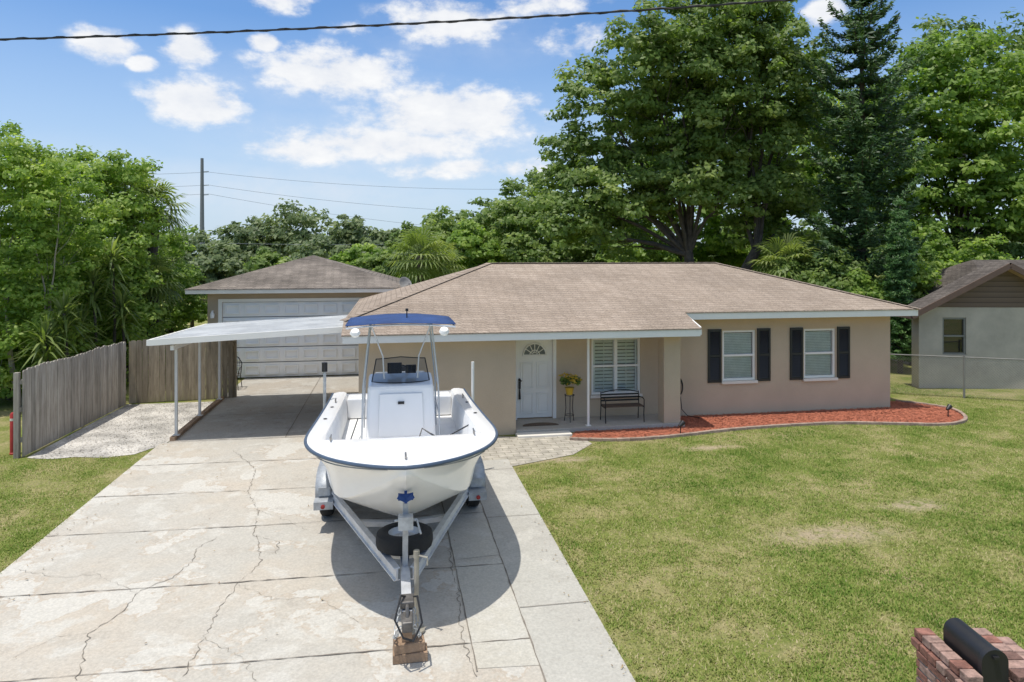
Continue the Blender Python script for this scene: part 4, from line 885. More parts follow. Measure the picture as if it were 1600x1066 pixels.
for cz_ in range(13):
    z0=.01+cz_*.07; off=.11 if cz_%2 else 0
    if z0<.3: continue
    for side in range(4):
        L2=.385 if side%2==0 else .285; D2=.285 if side%2==0 else .385
        q=-L2-off
        while q<L2-.01:
            a0=max(q,-L2);a1=min(q+.205,L2); b.cur=random.choice((0,0,1,2)); j=random.uniform(-.003,.003)
            if a1-a0>.04:
                if side==0: rbox(b,a0,a1,-D2-j,-D2+.05,z0,z0+.058)
                elif side==2: rbox(b,a0,a1,D2-.05,D2+j,z0,z0+.058)
                elif side==1: rbox(b,D2-.05,D2+j,a0,a1,z0,z0+.058)
                else: rbox(b,-D2-j,-D2+.05,a0,a1,z0,z0+.058)
            q+=.218
MXo=-.13
for z0,rows_ in ((.912,((-.385,-.235),(-.02,.19),(.2,.385))),(.982,((-.36,-.245),(.0,.2)))):
    for (xa,xb) in rows_:
        y=-.285
        while y<.27:
            b.cur=random.choice((0,1,2,2)); rbox(b,xa+random.uniform(-.006,.006),xb+random.uniform(-.006,.006),y,y+.098,z0,z0+.06); y+=.108
b.finish('brickwork',[M_b1,M_b2,M_b3,M_mort],pl,smooth=False,bevel=.006)
mbx=thing('mailbox','black arched metal mailbox set between bricks on the pillar','mailbox',pb(MXo,0,.95))
b=MB(); zb=.97; pr=[(-.088,.0),(.088,.0)]+[(.088*math.cos(a),.14+.088*math.sin(a)) for a in np.linspace(0,math.pi,13)]
rows=[[pb(MXo+x,y,zb+z) for x,z in pr+[pr[0]]] for y in (-.20,.21)]
b.grid(rows); b.poly([pb(MXo+x,.21,zb+z) for x,z in pr]); b.finish('mailbox_body',plain('black_mailbox',(.014,.014,.015),.4,var=.3,scale=8),mbx,ang=30)
b=MB(); pr2=[(x*1.08,z*1.03-.002) for x,z in pr]; rows=[[pb(MXo+x,y,zb+z) for x,z in pr2+[pr2[0]]] for y in (-.235,-.195)]; b.grid(rows); b.poly([pb(MXo+x,-.235,zb+z) for x,z in pr2][::-1]); rbox(b,MXo-.02,MXo+.02,-.255,-.235,zb+.17,zb+.19); b.finish('mailbox_door',M_black,mbx,ang=30)

# ------------------------------------------------------------------ trees
def px(u,v,r,dd=0,d=29): s=1067/d; return ((u-800)/s,dd,4+(400-v)/s,r)
oak=[px(1100,60,2.8),px(1165,15,2.1,1),px(1010,105,2.3,-1),px(960,190,2.2),px(900,245,1.6,.5),px(880,305,1.4),px(945,300,1.9,-.5),px(1060,180,2.6,1.5),px(1165,130,2.7,-.5),px(1228,120,1.9,.5),px(1205,50,1.6),px(1225,220,2.2),px(1150,240,1.9,1.5),px(1010,240,1.9,1),px(875,360,1.3,-1),px(1010,325,1.5,.5),px(930,125,1.3,1),px(1080,260,1.8,-.8),px(1200,300,1.8,0),px(935,365,1.4,0),px(1120,310,1.4,-.8),px(1190,365,1.4,1),px(1000,385,1.2,2),px(1250,350,1.6,1),px(1040,300,1.4,-1),px(1060,120,2,-1),px(1120,180,1.6,-1.5)]
tree('oak_tree','tall spreading oak with dark forked trunks behind the house',7.9,29,oak,.34,ML_oak,csize=.56,dens=1.25,per=82,leaf=.118,seed=11,trunks=[(-.3,.5),(2.3,-.5)],core=.15)
oak2=[px(1450,165,3.0,0,36),px(1540,125,2.7,1,36),px(1490,95,1.9,0,36),px(1570,220,3.3,-1,36),px(1455,250,3.1,0,36),px(1410,200,2.0,1,36),px(1600,320,2.9,0,36),px(1500,330,2.9,-1,36),px(1400,300,2.5,0,36),px(1640,150,3,0,36),px(1560,390,2.3,0,36),px(1430,380,2.4,0,36),px(1510,250,2.2,-1.5,36),px(1550,320,2.2,-1.5,36)]
tree('oak_tree','large bright green oak behind the neighbouring house',23.5,36,oak2,.36,ML_bright,csize=.7,dens=1.15,per=75,leaf=.148,seed=12,tint=-.10,core=.15)
oak3=[px(1330,210,2.7,0,40),px(1290,280,3.0,0,40),px(1350,330,3.0,0,40),px(1285,190,2.2,0,40),px(1390,180,2.1,0,40),px(1240,330,2.8,0,40),px(1250,230,2.2,0,40)]
tree('oak_tree','dense oak standing behind the tiered pine',19,40,oak3,.35,ML_bright,csize=.8,dens=1.0,per=60,leaf=.17,seed=13,tint=-.08)
oak4=[px(1480,75,2.6,0,50),px(1570,85,3.0,0,50),px(1640,100,3,0,50),px(1540,150,3.5,0,50),px(1430,95,1.8,0,50)]
tree('oak_tree','tall oak showing above the other tree tops',33,50,oak4,.4,ML_dark,csize=1,dens=.9,per=50,leaf=.2,seed=14)
oak5=[px(1000,280,2.4,0,40),px(1070,230,2.4,0,40),px(1150,200,2.4,0,40),px(1220,190,2.6,0,40),px(1040,350,2.5,0,40),px(1210,280,2.8,0,40),px(940,350,2.1,0,40),px(1120,300,2.3,1,40),px(1150,370,2.5,0,40),px(1080,150,2,0,40)]
tree('oak_tree','leafy oak filling the gap behind the forked oak',10,40,oak5,.3,ML_bright,csize=.85,dens=.95,per=60,leaf=.17,seed=15,branches=False,tint=-.05)
def blobtree(u,v,w,d,seed,mat,label,tint=0,group=None,leaf=None,name='tree',dens=.85):
    s=1067/d; x=(u-800)/s; zt_=4+(400-v)/s; r=w/2/s; rr=random.Random(seed)
    lobes=[(x,0,zt_-r*.55,r*.6)]
    for k in range(6):
        a=k*1.047+rr.random(); q=r*rr.uniform(.45,.7); lobes.append((x+q*math.cos(a),q*math.sin(a),max(r*.35,zt_-r*rr.uniform(.7,1.3)),r*rr.uniform(.36,.52)))
    z=zt_-r*1.5
    while z>1.2:
        lobes.append((x+rr.uniform(-.4,.4)*r,rr.uniform(-.3,.3)*r,z,r*rr.uniform(.5,.65))); z-=r*.7
    return tree(name,label,x,d,lobes,max(.12,r*.07),mat,csize=max(.35,r*.2),dens=dens,per=60,leaf=leaf or .0036*d,seed=seed,tint=tint,group=group,branches=False)
GF='trees along the back of the neighbourhood'
spec=[(700,325,130,44,ML_oak),(775,305,150,42,ML_oak),(830,270,140,40,ML_oak),(740,345,110,38,ML_bright),(640,352,90,46,ML_oak),(850,330,130,37,ML_oak),(900,350,120,36,ML_oak),(960,365,110,36,ML_bright),(1040,362,130,40,ML_bright),(1110,345,110,42,ML_bright),(1200,330,150,42,ML_bright),(1270,350,120,33,ML_oak),(1350,360,120,32,ML_oak),(1440,350,130,33,ML_bright),(1530,350,130,34,ML_oak),(1610,340,140,34,ML_oak)]
for i,(u,v,w_,d,m) in enumerate(spec):
    blobtree(u,v,w_,d,100+i,m,'rounded leafy tree in the back gardens behind the house' if m is not ML_bright else 'bright green bushy tree in the garden behind the house',group='garden trees behind the house',tint=-.06 if m is ML_bright else 0)
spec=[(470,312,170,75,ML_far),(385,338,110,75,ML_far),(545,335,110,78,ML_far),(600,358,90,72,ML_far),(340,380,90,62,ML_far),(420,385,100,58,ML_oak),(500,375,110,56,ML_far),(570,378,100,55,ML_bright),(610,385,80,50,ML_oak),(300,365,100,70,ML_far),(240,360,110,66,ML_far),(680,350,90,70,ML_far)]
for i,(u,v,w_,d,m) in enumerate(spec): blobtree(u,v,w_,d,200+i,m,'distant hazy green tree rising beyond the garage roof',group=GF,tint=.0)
LBs=[]
for i in range(70):
    u=-200+i*30; d=115+random.uniform(-8,8); s=1067/d; X,Y=R((u-800)/s,d); zt_=random.uniform(5.5,9); LBs.append((X,Y,zt_*.5,random.uniform(3,4.5),zt_*.5))
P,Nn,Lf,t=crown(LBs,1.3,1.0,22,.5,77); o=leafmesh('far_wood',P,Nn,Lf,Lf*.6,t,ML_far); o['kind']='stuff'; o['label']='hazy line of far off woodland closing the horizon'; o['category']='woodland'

def norfolk(x,d,H):
    bx,by=R(x,d); e=thing('pine_tree','tall dark tiered island pine with a straight trunk','tree',(bx,by,0))
    b=MB(); b.tube([(bx,by,-.1),(bx+.05,by,H*.5),(bx,by,H)],[.2,.13,.03],8)
    PP=[];NN=[];TT=[];LL=[];DD=[]; z=1.6
    while z<H-.1:
        Lb=(1.85*(1-(z/(H+.3))**5)+.14)*random.uniform(.84,1.16); nb_=7; a0=random.random()*6.28
        for k in range(nb_):
            a=a0+k*2*math.pi/nb_+random.uniform(-.2,.2); L1=Lb*random.uniform(.7,1.18)
            if random.random()<.07: continue
            dx,dy=math.cos(a),math.sin(a); up=random.uniform(.08,.26)+.25*(z/H)**3
            pts=[Vector((bx+dx*L1*t_,by+dy*L1*t_,z-.30*math.sin(t_*math.pi)*L1*.6+up*L1*t_**2)) for t_ in (0,.25,.5,.75,1)]
            b.tube(pts,[.03,.025,.02,.015,.008],5,False)
            n=int(230*L1/1.5)+30; tt_=np.random.default_rng(int(z*1000)+k).uniform(.1,1.03,n)
            cx=bx+dx*L1*tt_; cy=by+dy*L1*tt_; czz=z-.30*np.sin(tt_*math.pi)*L1*.6+up*L1*tt_**2
            side=rng.normal(size=n)*.18*(1.15-tt_*.4); q=np.stack([cx-dy*side,cy+dx*side,czz+rng.normal(size=n)*.075+.02],1)
            PP.append(q); NN.append(np.stack([rng.normal(size=n)*.6,rng.normal(size=n)*.6-.4,np.ones(n)*.7],1)); TT.append(.5+.2*rng.normal(size=n)+random.gauss(0,.1))
            sg=np.sign(side); DD.append(np.stack([dx*.8-dy*sg*.8,dy*.8+dx*sg*.8,.35*np.ones(n)],1)); LL.append(rng.uniform(.08,.15,n))
        z+=random.uniform(.44,.62)
    b.finish('trunk',M_bark,e)
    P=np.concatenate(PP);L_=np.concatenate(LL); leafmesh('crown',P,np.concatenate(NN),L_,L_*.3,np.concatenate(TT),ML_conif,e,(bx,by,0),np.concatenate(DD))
norfolk(13.2,25.8,14.3)
bx,by=R(13.25,23.3); e=thing('cypress_tree','slim columnar green cypress beside the house','tree',(bx,by,0))
b=MB(); b.tube([(bx,by,-.1),(bx,by,5.8)],[.09,.02],8); b.finish('trunk',M_bark,e)
P,Nn,Lf,t=crown([(bx+random.uniform(-.03,.03),by,.6+.40*k,.37*min(1,(14.6-k)/4.5)) for k in range(14)],.15,2.2,60,.05,21); leafmesh('crown',P,Nn,Lf,Lf*.35,t-.05,ML_cyp,e,(bx,by,0))

def fanpalm(x,d,zc,r,seed,label,nf=34):
    rr=random.Random(seed); bx,by=R(x,d); e=thing('palm_tree',label,'palm tree',(bx,by,0))
    b=MB(); n=10; b.tube([(bx,by,-.1)]+[(bx+rr.uniform(-.03,.03),by,zc*k/n) for k in range(1,n+1)],[.2]+[.16+.02*(k%2) for k in range(n)],10); b.finish('trunk',M_bark,e)
    f=MB()
    for k in range(nf):
        a=k*2.39996+rr.random()*.3; el=math.radians(80-125*(k/nf)**.8+rr.uniform(-8,8)); D=Vector((math.cos(a)*math.cos(el),math.sin(a)*math.cos(el),math.sin(el)))
        o_=Vector((bx,by,zc)); h=o_+D*r*.5+Vector((0,0,-.04*r)); f.tint=.35; f.tube([o_,h],[.02,.012],4,False)
        side=D.cross(Vector((0,0,1))); side=side.normalized() if side.length>.05 else Vector((1,0,0))
        nseg=16; tb_=rr.uniform(.35,.8)-(.0 if el>-.4 else .15)
        for q in range(nseg):
            th=(q/(nseg-1)-.5)*math.radians(230); dd=(D*math.cos(th)+side*math.sin(th)).normalized(); ll=r*.62*(1-.25*abs(th)/2)*rr.uniform(.9,1.08)
            w_=dd.cross(D.cross(side)).normalized()*.028*r
            m_=h+dd*ll*.6+Vector((0,0,-.04*ll)); t_=h+dd*ll+Vector((0,0,-.28*ll-.1*rr.random())); f.tint=min(1,max(0,tb_+rr.uniform(-.12,.12)))
            f.add([h,m_+w_,t_,m_-w_],[(0,1,2,3)])
    f.finish('fronds',ML_palm,e,smooth=False,tint=True)
fanpalm(-4.3,32,4.0,1.75,1,'cabbage palm with fan fronds behind the garage')
fanpalm(-3.6,34,3.6,1.5,2,'cabbage palm with fan fronds behind the garage')
fanpalm(10.6,26.5,3.7,1.5,3,'fan palm behind the house under the oak')
fanpalm(14.8,30,3.4,1.6,8,'fan palm in the garden near the neighbouring house')
fanpalm(-13.2,23.5,6.1,1.4,4,'tall fan palm rising out of the leafy hedge',30)
fanpalm(-12.6,24.0,5.7,1.3,5,'tall fan palm rising out of the leafy hedge',30)
fanpalm(-11.9,22.6,3.2,1.1,6,'small fan palm behind the board fence')

def pl_(u,v,r,dd,d): return ((u-800)*(d+dd)/1067,dd,4+(400-v)*(d+dd)/1067,r)
lt=[pl_(40,285,1.2,0,18),pl_(-20,260,1.3,0,18),pl_(70,360,1.2,1,18),pl_(5,390,1.3,0,18),pl_(95,310,1.0,0,18),pl_(-40,480,1.3,0,18),pl_(40,460,1.2,.6,18),pl_(20,330,1.2,.5,18),pl_(100,400,.9,1,18),pl_(0,540,1.2,0,18),pl_(60,520,1.0,.2,18)]
tree('tree','open crowned tree with pale twisted branches behind the fence',-13.0,18,lt,.09,ML_bright,bark=M_barkp,csize=.34,dens=1.0,per=75,leaf=.066,seed=31,tint=.08,trunks=[(-.3,0),(.6,.3)],core=.12)
lt=[pl_(150,300,1.3,0,22),pl_(190,340,1.1,0,22),pl_(105,280,1.1,.5,22),pl_(175,400,1.4,-.5,22),pl_(120,380,1.6,.5,22),pl_(205,440,1.0,0,22),pl_(150,470,1.5,-.8,22),pl_(200,510,1.1,-.5,22),pl_(90,490,1.6,0,22),pl_(170,560,1.3,-.8,22),pl_(40,410,1.7,1,22),pl_(0,490,1.7,1,22),pl_(60,560,1.3,0,22),pl_(20,320,1.5,1,22),pl_(110,560,1.3,-1,22),pl_(150,530,1.1,-1.5,22),pl_(90,580,1.0,-2,22),pl_(140,430,1.2,-1.2,22),pl_(195,270,.8,0,22)]
tree('tree','dense bright green leafy tree behind the board fence',-13.2,22,lt,.14,ML_bright,csize=.40,dens=1.15,per=80,leaf=.076,seed=32,tint=.04,core=.12)
lt=[pl_(270,385,.8,0,26.5),pl_(265,440,1.0,0,26.5),pl_(285,480,.95,0,26.5),pl_(255,510,1.0,0,26.5),pl_(278,540,.9,0,26.5),pl_(240,470,.8,0,26.5)]
tree('tree','upright glossy green tree beside the garage',-13.2,26.5,lt,.1,ML_bright,csize=.34,dens=1.1,per=80,leaf=.075,seed=33,tint=-.10)
lt=[pl_(u,v,1.2,0,19) for u,v in ((-60,560),(10,590),(-30,620),(-90,600),(30,540),(80,560))]
tree('shrub','leafy green shrub growing against the board fence',-14,19,[(l[0],l[1],max(.7,l[2]),l[3]) for l in lt],.06,ML_bright,csize=.36,dens=1.0,per=70,leaf=.07,seed=34,tint=.05,cat='shrub')
lt=[(x_,0,z_,1.5) for x_,z_ in ((-17.5,1.2),(-16,1.8),(-15,1.2),(-17,3),(-18.5,2.4),(-19,4),(-14.5,2.6),(-16,4))]
tree('shrub','tall leafy hedge shrub behind the board fence',-16.5,27,lt,.08,ML_oak,csize=.5,dens=.9,per=60,leaf=.09,seed=35,cat='shrub')
def yucca(u,v,d,seed,r=.8):
    s=1067/d; rr=random.Random(seed); bx,by=R((u-800)/s,d); zc=4+(400-v)/s; e=thing('yucca_plant','spiky strap leaved yucca on a bare cane behind fence','plant',(bx,by,0),'yuccas behind the fence')
    b=MB(); b.tube([(bx,by,-.05),(bx+.08,by,zc*.5),(bx,by,zc)],[.05,.04,.035],8); b.finish('trunk',M_bark,e)
    f=MB()
    for k in range(110):
        a=k*2.4; el=math.radians(rr.uniform(-40,80)); D=Vector((math.cos(a)*math.cos(el),math.sin(a)*math.cos(el),math.sin(el))); o_=Vector((bx,by,zc+rr.uniform(-.7,.15))); w_=D.cross(Vector((0,0,1))).normalized()*.035; f.tint=rr.uniform(.2,.8)
        m_=o_+D*r*.5; t_=o_+D*r+Vector((0,0,-.2*r)); f.add([o_-w_*.5,m_-w_,t_,m_+w_,o_+w_*.5],[(0,1,2,3,4)])
    f.finish('leaves',ML_palm,e,smooth=False,tint=True)
for i,(u,v,d) in enumerate(((175,400,20.0),(145,440,19.5),(100,490,17.8),(125,510,19.0),(190,480,20.0),(70,530,17.2),(235,500,23))): yucca(u,v,d,i)
for i,(u,v,w_,d,m) in enumerate(((300,470,60,32,ML_oak),(1470,400,100,26,ML_bright),(1425,405,70,25,ML_bright),(1300,395,90,25,ML_oak),(1240,385,80,26,ML_oak),(1340,420,60,24.5,ML_bright),(1540,375,100,28,ML_bright),(1375,440,50,24,ML_bright))):
    blobtree(u,v,w_,d,300+i,m,'leafy garden shrub behind the houses',group='garden shrubs',name='shrub')

# ------------------------------------------------------------------ poles & wires
X,Y=R(-45.4,100); po=thing('utility_pole','tall grey steel power transmission pole','utility pole',(X,Y,0))
b=MB(); b.tube([(X,Y,0),(X,Y,18.3)],[.38,.22],12); b.finish('shaft',plain('pole_steel',(.19,.20,.21),.6,var=.1),po)
for z in (16.3,14.3,12.9):
    b=MB(); b.beam((X-.0,Y,z),(X+.9,Y+.1,z+.1),.12,.12); b.finish('insulator_arm',M_galv,po,smooth=False)
M_wire=plain('hazy_wire',(.22,.24,.27),.7)
def wire(p,q,sag,r,label,n=24,twist=0,mat=None):
    b=MB(); p=Vector(p);q=Vector(q); pts=[p.lerp(q,i/n)-Vector((0,0,sag*4*(i/n)*(1-i/n))) for i in range(n+1)]; b.tube(pts,r,5,False)
    if twist:
        pts2=[]; m=n*twist
        for i in range(m+1):
            t_=i/m; c=p.lerp(q,t_)-Vector((0,0,sag*4*t_*(1-t_))); a=i*1.1; pts2.append(c+Vector((0,math.cos(a),math.sin(a)))*r*1.1)
        b.tube(pts2,r*.7,4,False)
    o=b.finish('power_line',mat or M_wire,base=tuple(p)); tag(o,label,'power line','overhead power lines')
for z,dz in ((16.3,1.0),(14.4,-1.3),(13.1,-3.5)):
    X2,Y2=R(8,112); wire((X+.9,Y+.1,z),(X2,Y2,z+dz-2.2),1.0,.022,'thin high voltage wire strung from the steel pole')
    X3,Y3=R(-100,96); wire((X+.9,Y+.1,z),(X3,Y3,z),.8,.022,'thin high voltage wire strung from the steel pole')
X2,Y2=R(-25,60);X3,Y3=R(12,62); wire((X2,Y2,5.1),(X3,Y3,5.9),.4,.015,'thin service wire over the back gardens')
a_=R(-7.5,5);b_=R(4.0,5); wire(a_+(5.55,),b_+(6.04,),.14,.0075,'twisted black service cable crossing above the driveway',40,6,M_cable)

# ------------------------------------------------------------------ grass blades
def vnoise(x,y,s,seed):
    r_=np.random.default_rng(seed); G=r_.random((64,64)); u=x*s;v=y*s; i=np.floor(u).astype(int);j=np.floor(v).astype(int); fu=u-i;fv=v-j; fu=fu*fu*(3-2*fu);fv=fv*fv*(3-2*fv)
    g_=lambda a,b:G[a%64,b%64]; return (g_(i,j)*(1-fu)+g_(i+1,j)*fu)*(1-fv)+(g_(i,j+1)*(1-fu)+g_(i+1,j+1)*fu)*fv
sel=[p for p in MFs[::4] if p[0]>4.3 and p[1]<15.1]
mfx=np.array([-50,2.25,3.6,4.2]+[p[0] for p in sel]+[14.45,14.46,60]); mfy=np.array([12.7,12.7,13.25,14.0]+[p[1] for p in sel]+[15.3,20,20])
XS=[];YS=[]
n=850000
x=rng.uniform(2.2,17,n); y=rng.uniform(5.2,19,n)
keep=(y<np.interp(x,mfx,mfy)-.04)&(x>2.26+rng.normal(size=n)*.02+.02*np.sin(y*9))
cxr=x*CA-y*SA; cd=x*SA+y*CA; keep&=(cxr/cd<.80)&(cxr/cd>-.8)
keep&=rng.random(n)<np.clip((7.5/cd)**1.3,0,1)
XS.append(x[keep]);YS.append(y[keep])
n=150000; x=rng.uniform(-11,-4.83,n); y=rng.uniform(8,15.3,n); cxr=x*CA-y*SA; cd=x*SA+y*CA; keep=(cxr/cd>-.8)&((y<14.8)|(x<-7.25))&(rng.random(n)<np.clip((8/cd)**1.3,0,1)); XS.append(x[keep]);YS.append(y[keep])
x=np.concatenate(XS);y=np.concatenate(YS)
wx=x+.25*vnoise(x,y,3,31); wy=y+.25*vnoise(x,y,3,32)
v1=.26*vnoise(wx,wy,.55,1)+.28*vnoise(wx,wy,1.5,2)+.26*vnoise(wx,wy,4.2,3)+.20*vnoise(x,y,12,4)
bare=np.zeros(len(x))
for (cx,cy,rx,ry) in BARE+((4.6,9.9,.5,.2),(5.2,12.6,.6,.22),(9.5,12.3,.6,.2),(7.3,11.3,.5,.2),(4.9,8.0,.4,.2),(10.5,10.8,.5,.2),(2.9,10.2,.35,.3)):
    k_=1 if (cx,cy,rx,ry) in BARE else .6
    dd=np.sqrt(((x-cx)/rx)**2+((y-cy)/ry)**2)+ (vnoise(x,y,6,9)-.5)*1.0; bare=np.maximum(bare,k_*np.clip(1.35-.8*dd,0,1))
keep=(rng.random(len(x))>bare*.93)&(rng.random(len(x))>np.clip((v1-.54)*4,0,.75)); x=x[keep];y=y[keep];v1=v1[keep];bare=bare[keep]
n=len(x); print('BLADES',n)
h=rng.uniform(.014,.042,n)*(1.2-.7*v1); a=rng.uniform(0,6.283,n); ln=rng.uniform(.3,1.4,n)*h; w_=rng.uniform(.003,.007,n)*1.5
V=np.empty((n,3,3)); V[:,0]=np.stack([x-np.sin(a)*w_,y+np.cos(a)*w_,np.zeros(n)],1); V[:,1]=np.stack([x+np.sin(a)*w_,y-np.cos(a)*w_,np.zeros(n)],1); V[:,2]=np.stack([x+np.cos(a)*ln,y+np.sin(a)*ln,h],1)
me=bpy.data.meshes.new('lawn_grass'); me.vertices.add(3*n); me.vertices.foreach_set('co',V.astype(np.float32).ravel()); me.loops.add(3*n); me.loops.foreach_set('vertex_index',np.arange(3*n,dtype=np.int32)); me.polygons.add(n); me.polygons.foreach_set('loop_start',np.arange(0,3*n,3,dtype=np.int32))
at=me.attributes.new('tint','FLOAT','POINT'); tv=np.clip(-.30+1.65*v1+rng.normal(size=n)*.18+bare*.35,0,1); at.data.foreach_set('value',np.repeat(tv,3).astype(np.float32))
def grassmat():
    m,nt,b=nodes('grass_blades'); L=nt.links.new; at=N(nt,'ShaderNodeAttribute',attribute_name='tint')
    r=ramp(nt,[(.05,(.12,.21,.03)),(.40,(.225,.31,.058)),(.66,(.37,.385,.125)),(1,(.54,.46,.26))]); L(at.outputs['Fac'],r.inputs[0]); L(r.outputs[0],b.inputs['Base Color']); b.inputs['Roughness'].default_value=.7; b.inputs['Specular IOR Level'].default_value=.2
    tr=N(nt,'ShaderNodeBsdfTranslucent'); L(r.outputs[0],tr.inputs[0]); mx=N(nt,'ShaderNodeMixShader'); mx.inputs[0].default_value=.35; L(b.outputs[0],mx.inputs[1]); L(tr.outputs[0],mx.inputs[2]); L(mx.outputs[0],nt.nodes['Material Output'].inputs[0]); return m
me.materials.append(grassmat()); me.update(calc_edges=True); o=bpy.data.objects.new('lawn_grass',me); COL.objects.link(o); o['kind']='stuff'; o['label']='patchy sunlit green lawn with dry straw spots'; o['category']='grass'
n=90; x=np.concatenate([rng.uniform(-4.8,2.2,n),rng.uniform(-4.8,-4.3,60),rng.uniform(2.0,2.4,60)]); y=np.concatenate([rng.uniform(6,20,n),rng.uniform(8,15,60),rng.uniform(6,13,60)]); n=len(x)
P=np.stack([x,y,np.full(n,.03)],1); Nn=np.stack([rng.normal(size=n)*.2,rng.normal(size=n)*.2,np.ones(n)],1); Lf=rng.uniform(.01,.022,n)
o=leafmesh('fallen_leaves',P,Nn,Lf,Lf*.5,rng.random(n),leafmat('dry_leaves',(.16,.11,.06),(.27,.19,.11),(.38,.30,.16),.1)); o['kind']='stuff'; o['label']='scattered dry brown leaves on the concrete'; o['category']='leaves'

# ------------------------------------------------------------------ light, sky, camera
sd=Vector((-.2,-.1,1)).normalized(); el=math.asin(sd.z); az=math.atan2(sd.x,sd.y)
sl_=bpy.data.lights.new('sun','SUN'); sl_.energy=4.1; sl_.angle=math.radians(.53); sl_.color=(1,.955,.88); so=bpy.data.objects.new('sun',sl_); COL.objects.link(so); so.rotation_euler=sd.to_track_quat('Z','Y').to_euler()
wd=bpy.data.worlds.new('World'); S.world=wd; wd.use_nodes=True; nt=wd.node_tree; L=nt.links.new; bg=nt.nodes['Background']; bg.inputs[1].default_value=.15
sk=N(nt,'ShaderNodeTexSky',sky_type='NISHITA'); sk.sun_disc=False; sk.sun_elevation=el; sk.sun_rotation=az%(2*math.pi); sk.altitude=0; sk.air_density=1.0; sk.dust_density=.6; sk.ozone_density=2.5
tc=N(nt,'ShaderNodeTexCoord'); sx=N(nt,'ShaderNodeSeparateXYZ'); nm=N(nt,'ShaderNodeVectorMath',operation='NORMALIZE'); L(tc.outputs['Generated'],nm.inputs[0]); L(nm.outputs[0],sx.inputs[0])
at2=N(nt,'ShaderNodeMath',operation='ARCTAN2'); L(sx.outputs[0],at2.inputs[0]); L(sx.outputs[1],at2.inputs[1]); asn=N(nt,'ShaderNodeMath',operation='ARCSINE'); L(sx.outputs[2],asn.inputs[0])
ae=N(nt,'ShaderNodeCombineXYZ'); L(at2.outputs[0],ae.inputs[0]); L(asn.outputs[0],ae.inputs[1])
nz1=N(nt,'ShaderNodeTexNoise'); nz1.inputs['Scale'].default_value=16; nz1.inputs['Detail'].default_value=10; nz1.inputs['Roughness'].default_value=.6
mp=N(nt,'ShaderNodeMapping'); mp.inputs['Scale'].default_value=(1,1.7,1); L(ae.outputs[0],mp.inputs[0]); L(mp.outputs[0],nz1.inputs['Vector'])
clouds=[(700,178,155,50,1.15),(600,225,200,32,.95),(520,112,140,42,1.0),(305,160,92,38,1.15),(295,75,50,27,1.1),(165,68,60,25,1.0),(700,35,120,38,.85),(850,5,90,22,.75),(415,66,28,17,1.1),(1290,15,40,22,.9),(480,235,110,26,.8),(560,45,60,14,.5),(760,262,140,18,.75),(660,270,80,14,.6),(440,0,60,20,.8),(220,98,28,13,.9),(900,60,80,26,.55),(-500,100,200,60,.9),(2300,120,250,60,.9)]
bank=[(620,235,330,75,.40),(520,140,260,50,.22),(400,300,420,50,.5),(720,60,200,50,.22),(120,300,300,70,.4)]
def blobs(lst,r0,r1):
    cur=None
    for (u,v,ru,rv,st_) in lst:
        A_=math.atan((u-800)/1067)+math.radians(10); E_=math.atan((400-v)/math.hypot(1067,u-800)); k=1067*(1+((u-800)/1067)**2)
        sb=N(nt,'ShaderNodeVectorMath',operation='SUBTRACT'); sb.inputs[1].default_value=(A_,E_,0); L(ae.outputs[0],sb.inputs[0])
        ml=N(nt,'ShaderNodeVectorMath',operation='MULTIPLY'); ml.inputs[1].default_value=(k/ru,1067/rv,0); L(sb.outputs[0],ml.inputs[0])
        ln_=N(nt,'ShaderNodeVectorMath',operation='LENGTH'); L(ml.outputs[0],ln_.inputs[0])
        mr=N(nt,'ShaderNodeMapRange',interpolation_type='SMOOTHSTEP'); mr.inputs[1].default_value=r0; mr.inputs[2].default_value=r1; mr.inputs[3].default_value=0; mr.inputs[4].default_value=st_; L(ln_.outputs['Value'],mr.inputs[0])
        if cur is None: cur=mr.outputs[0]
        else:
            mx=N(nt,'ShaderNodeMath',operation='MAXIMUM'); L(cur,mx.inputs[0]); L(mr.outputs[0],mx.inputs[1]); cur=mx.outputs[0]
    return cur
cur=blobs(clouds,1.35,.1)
oh=N(nt,'ShaderNodeMapRange',interpolation_type='SMOOTHSTEP'); oh.inputs[1].default_value=.45; oh.inputs[2].default_value=.75; oh.inputs[3].default_value=0; oh.inputs[4].default_value=.62; L(asn.outputs[0],oh.inputs[0])  # unseen overhead cloud cover, added to lift the white fill light
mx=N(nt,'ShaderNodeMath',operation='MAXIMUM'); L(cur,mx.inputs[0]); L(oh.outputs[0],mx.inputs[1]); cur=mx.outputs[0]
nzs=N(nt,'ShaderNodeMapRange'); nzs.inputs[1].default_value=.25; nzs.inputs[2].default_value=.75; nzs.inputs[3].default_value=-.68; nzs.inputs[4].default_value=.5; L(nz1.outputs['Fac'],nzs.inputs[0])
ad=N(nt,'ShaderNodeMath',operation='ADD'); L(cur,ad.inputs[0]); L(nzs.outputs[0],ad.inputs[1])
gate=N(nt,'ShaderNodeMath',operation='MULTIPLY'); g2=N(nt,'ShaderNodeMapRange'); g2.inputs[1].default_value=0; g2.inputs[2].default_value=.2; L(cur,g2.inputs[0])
dn=N(nt,'ShaderNodeMapRange',interpolation_type='SMOOTHSTEP'); dn.inputs[1].default_value=.02; dn.inputs[2].default_value=.72; dn.inputs[4].default_value=.96; L(ad.outputs[0],dn.inputs[0]); L(dn.outputs[0],gate.inputs[0]); L(g2.outputs[0],gate.inputs[1])
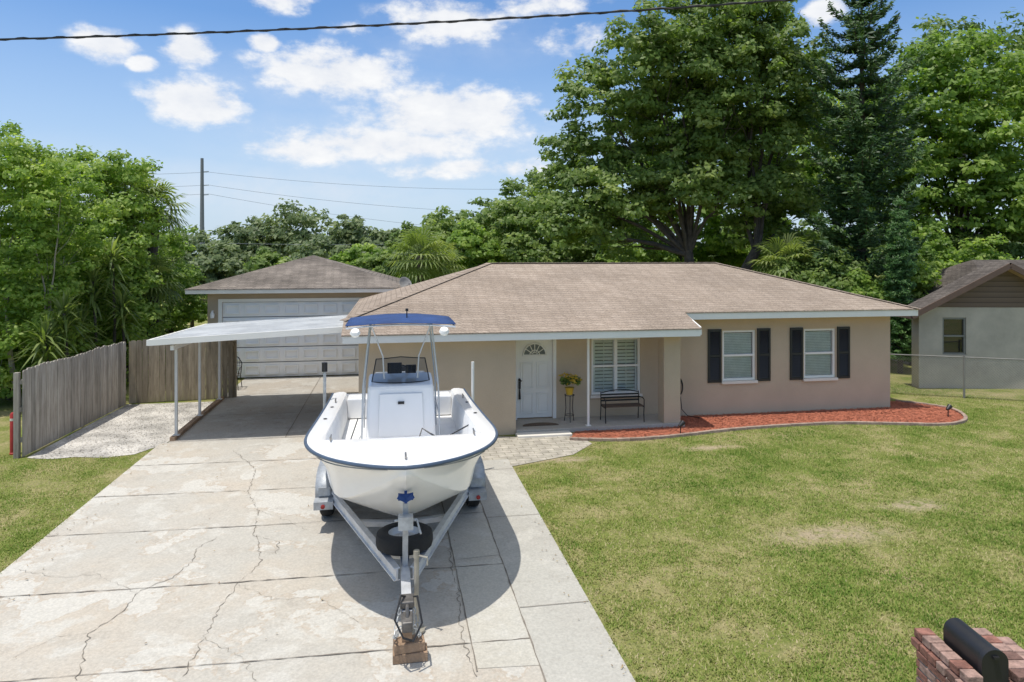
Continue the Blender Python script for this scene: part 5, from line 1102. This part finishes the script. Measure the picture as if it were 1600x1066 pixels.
bk=blobs(bank,1.3,0); bn_=N(nt,'ShaderNodeMapRange'); bn_.inputs[1].default_value=.3; bn_.inputs[2].default_value=.65; bn_.inputs[3].default_value=.4; bn_.inputs[4].default_value=1.2; L(nz1.outputs['Fac'],bn_.inputs[0])
bm=N(nt,'ShaderNodeMath',operation='MULTIPLY'); L(bk,bm.inputs[0]); L(bn_.outputs[0],bm.inputs[1])
cc=ramp(nt,[(0.2,(4.9,5.2,5.8)),(.5,(6.0,6.1,6.3)),(.75,(6.8,6.8,6.75))]); L(nz1.outputs['Fac'],cc.inputs[0])
tint=N(nt,'ShaderNodeMix',data_type='RGBA',blend_type='MULTIPLY'); tint.inputs[0].default_value=1; L(sk.outputs[0],tint.inputs[6]); tint.inputs[7].default_value=(.72,.93,1.12,1)
hz=N(nt,'ShaderNodeMapRange'); hz.inputs[1].default_value=.0; hz.inputs[2].default_value=.32; hz.inputs[3].default_value=.9; hz.inputs[4].default_value=.0; L(asn.outputs[0],hz.inputs[0])
hm=N(nt,'ShaderNodeMix',data_type='RGBA'); L(hz.outputs[0],hm.inputs[0]); L(tint.outputs[2],hm.inputs[6]); hm.inputs[7].default_value=(4.0,4.75,5.7,1)
h2=N(nt,'ShaderNodeMix',data_type='RGBA'); L(bm.outputs[0],h2.inputs[0]); L(hm.outputs[2],h2.inputs[6]); h2.inputs[7].default_value=(5.3,5.6,6.1,1)
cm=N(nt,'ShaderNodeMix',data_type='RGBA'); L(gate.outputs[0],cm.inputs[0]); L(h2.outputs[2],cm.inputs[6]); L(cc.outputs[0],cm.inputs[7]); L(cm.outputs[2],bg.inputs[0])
cam=bpy.data.cameras.new('camera'); cam.lens=24; cam.sensor_width=36; cam.shift_y=-133/1600; cam.clip_end=3000; co=bpy.data.objects.new('camera',cam); COL.objects.link(co); co.location=(0,0,4); co.rotation_euler=(math.radians(90),0,math.radians(-10)); S.camera=co
S.view_settings.view_transform='Standard'; S.view_settings.look='None'; S.view_settings.exposure=0
for o in bpy.data.objects:
    if '_b' in o: del o['_b']
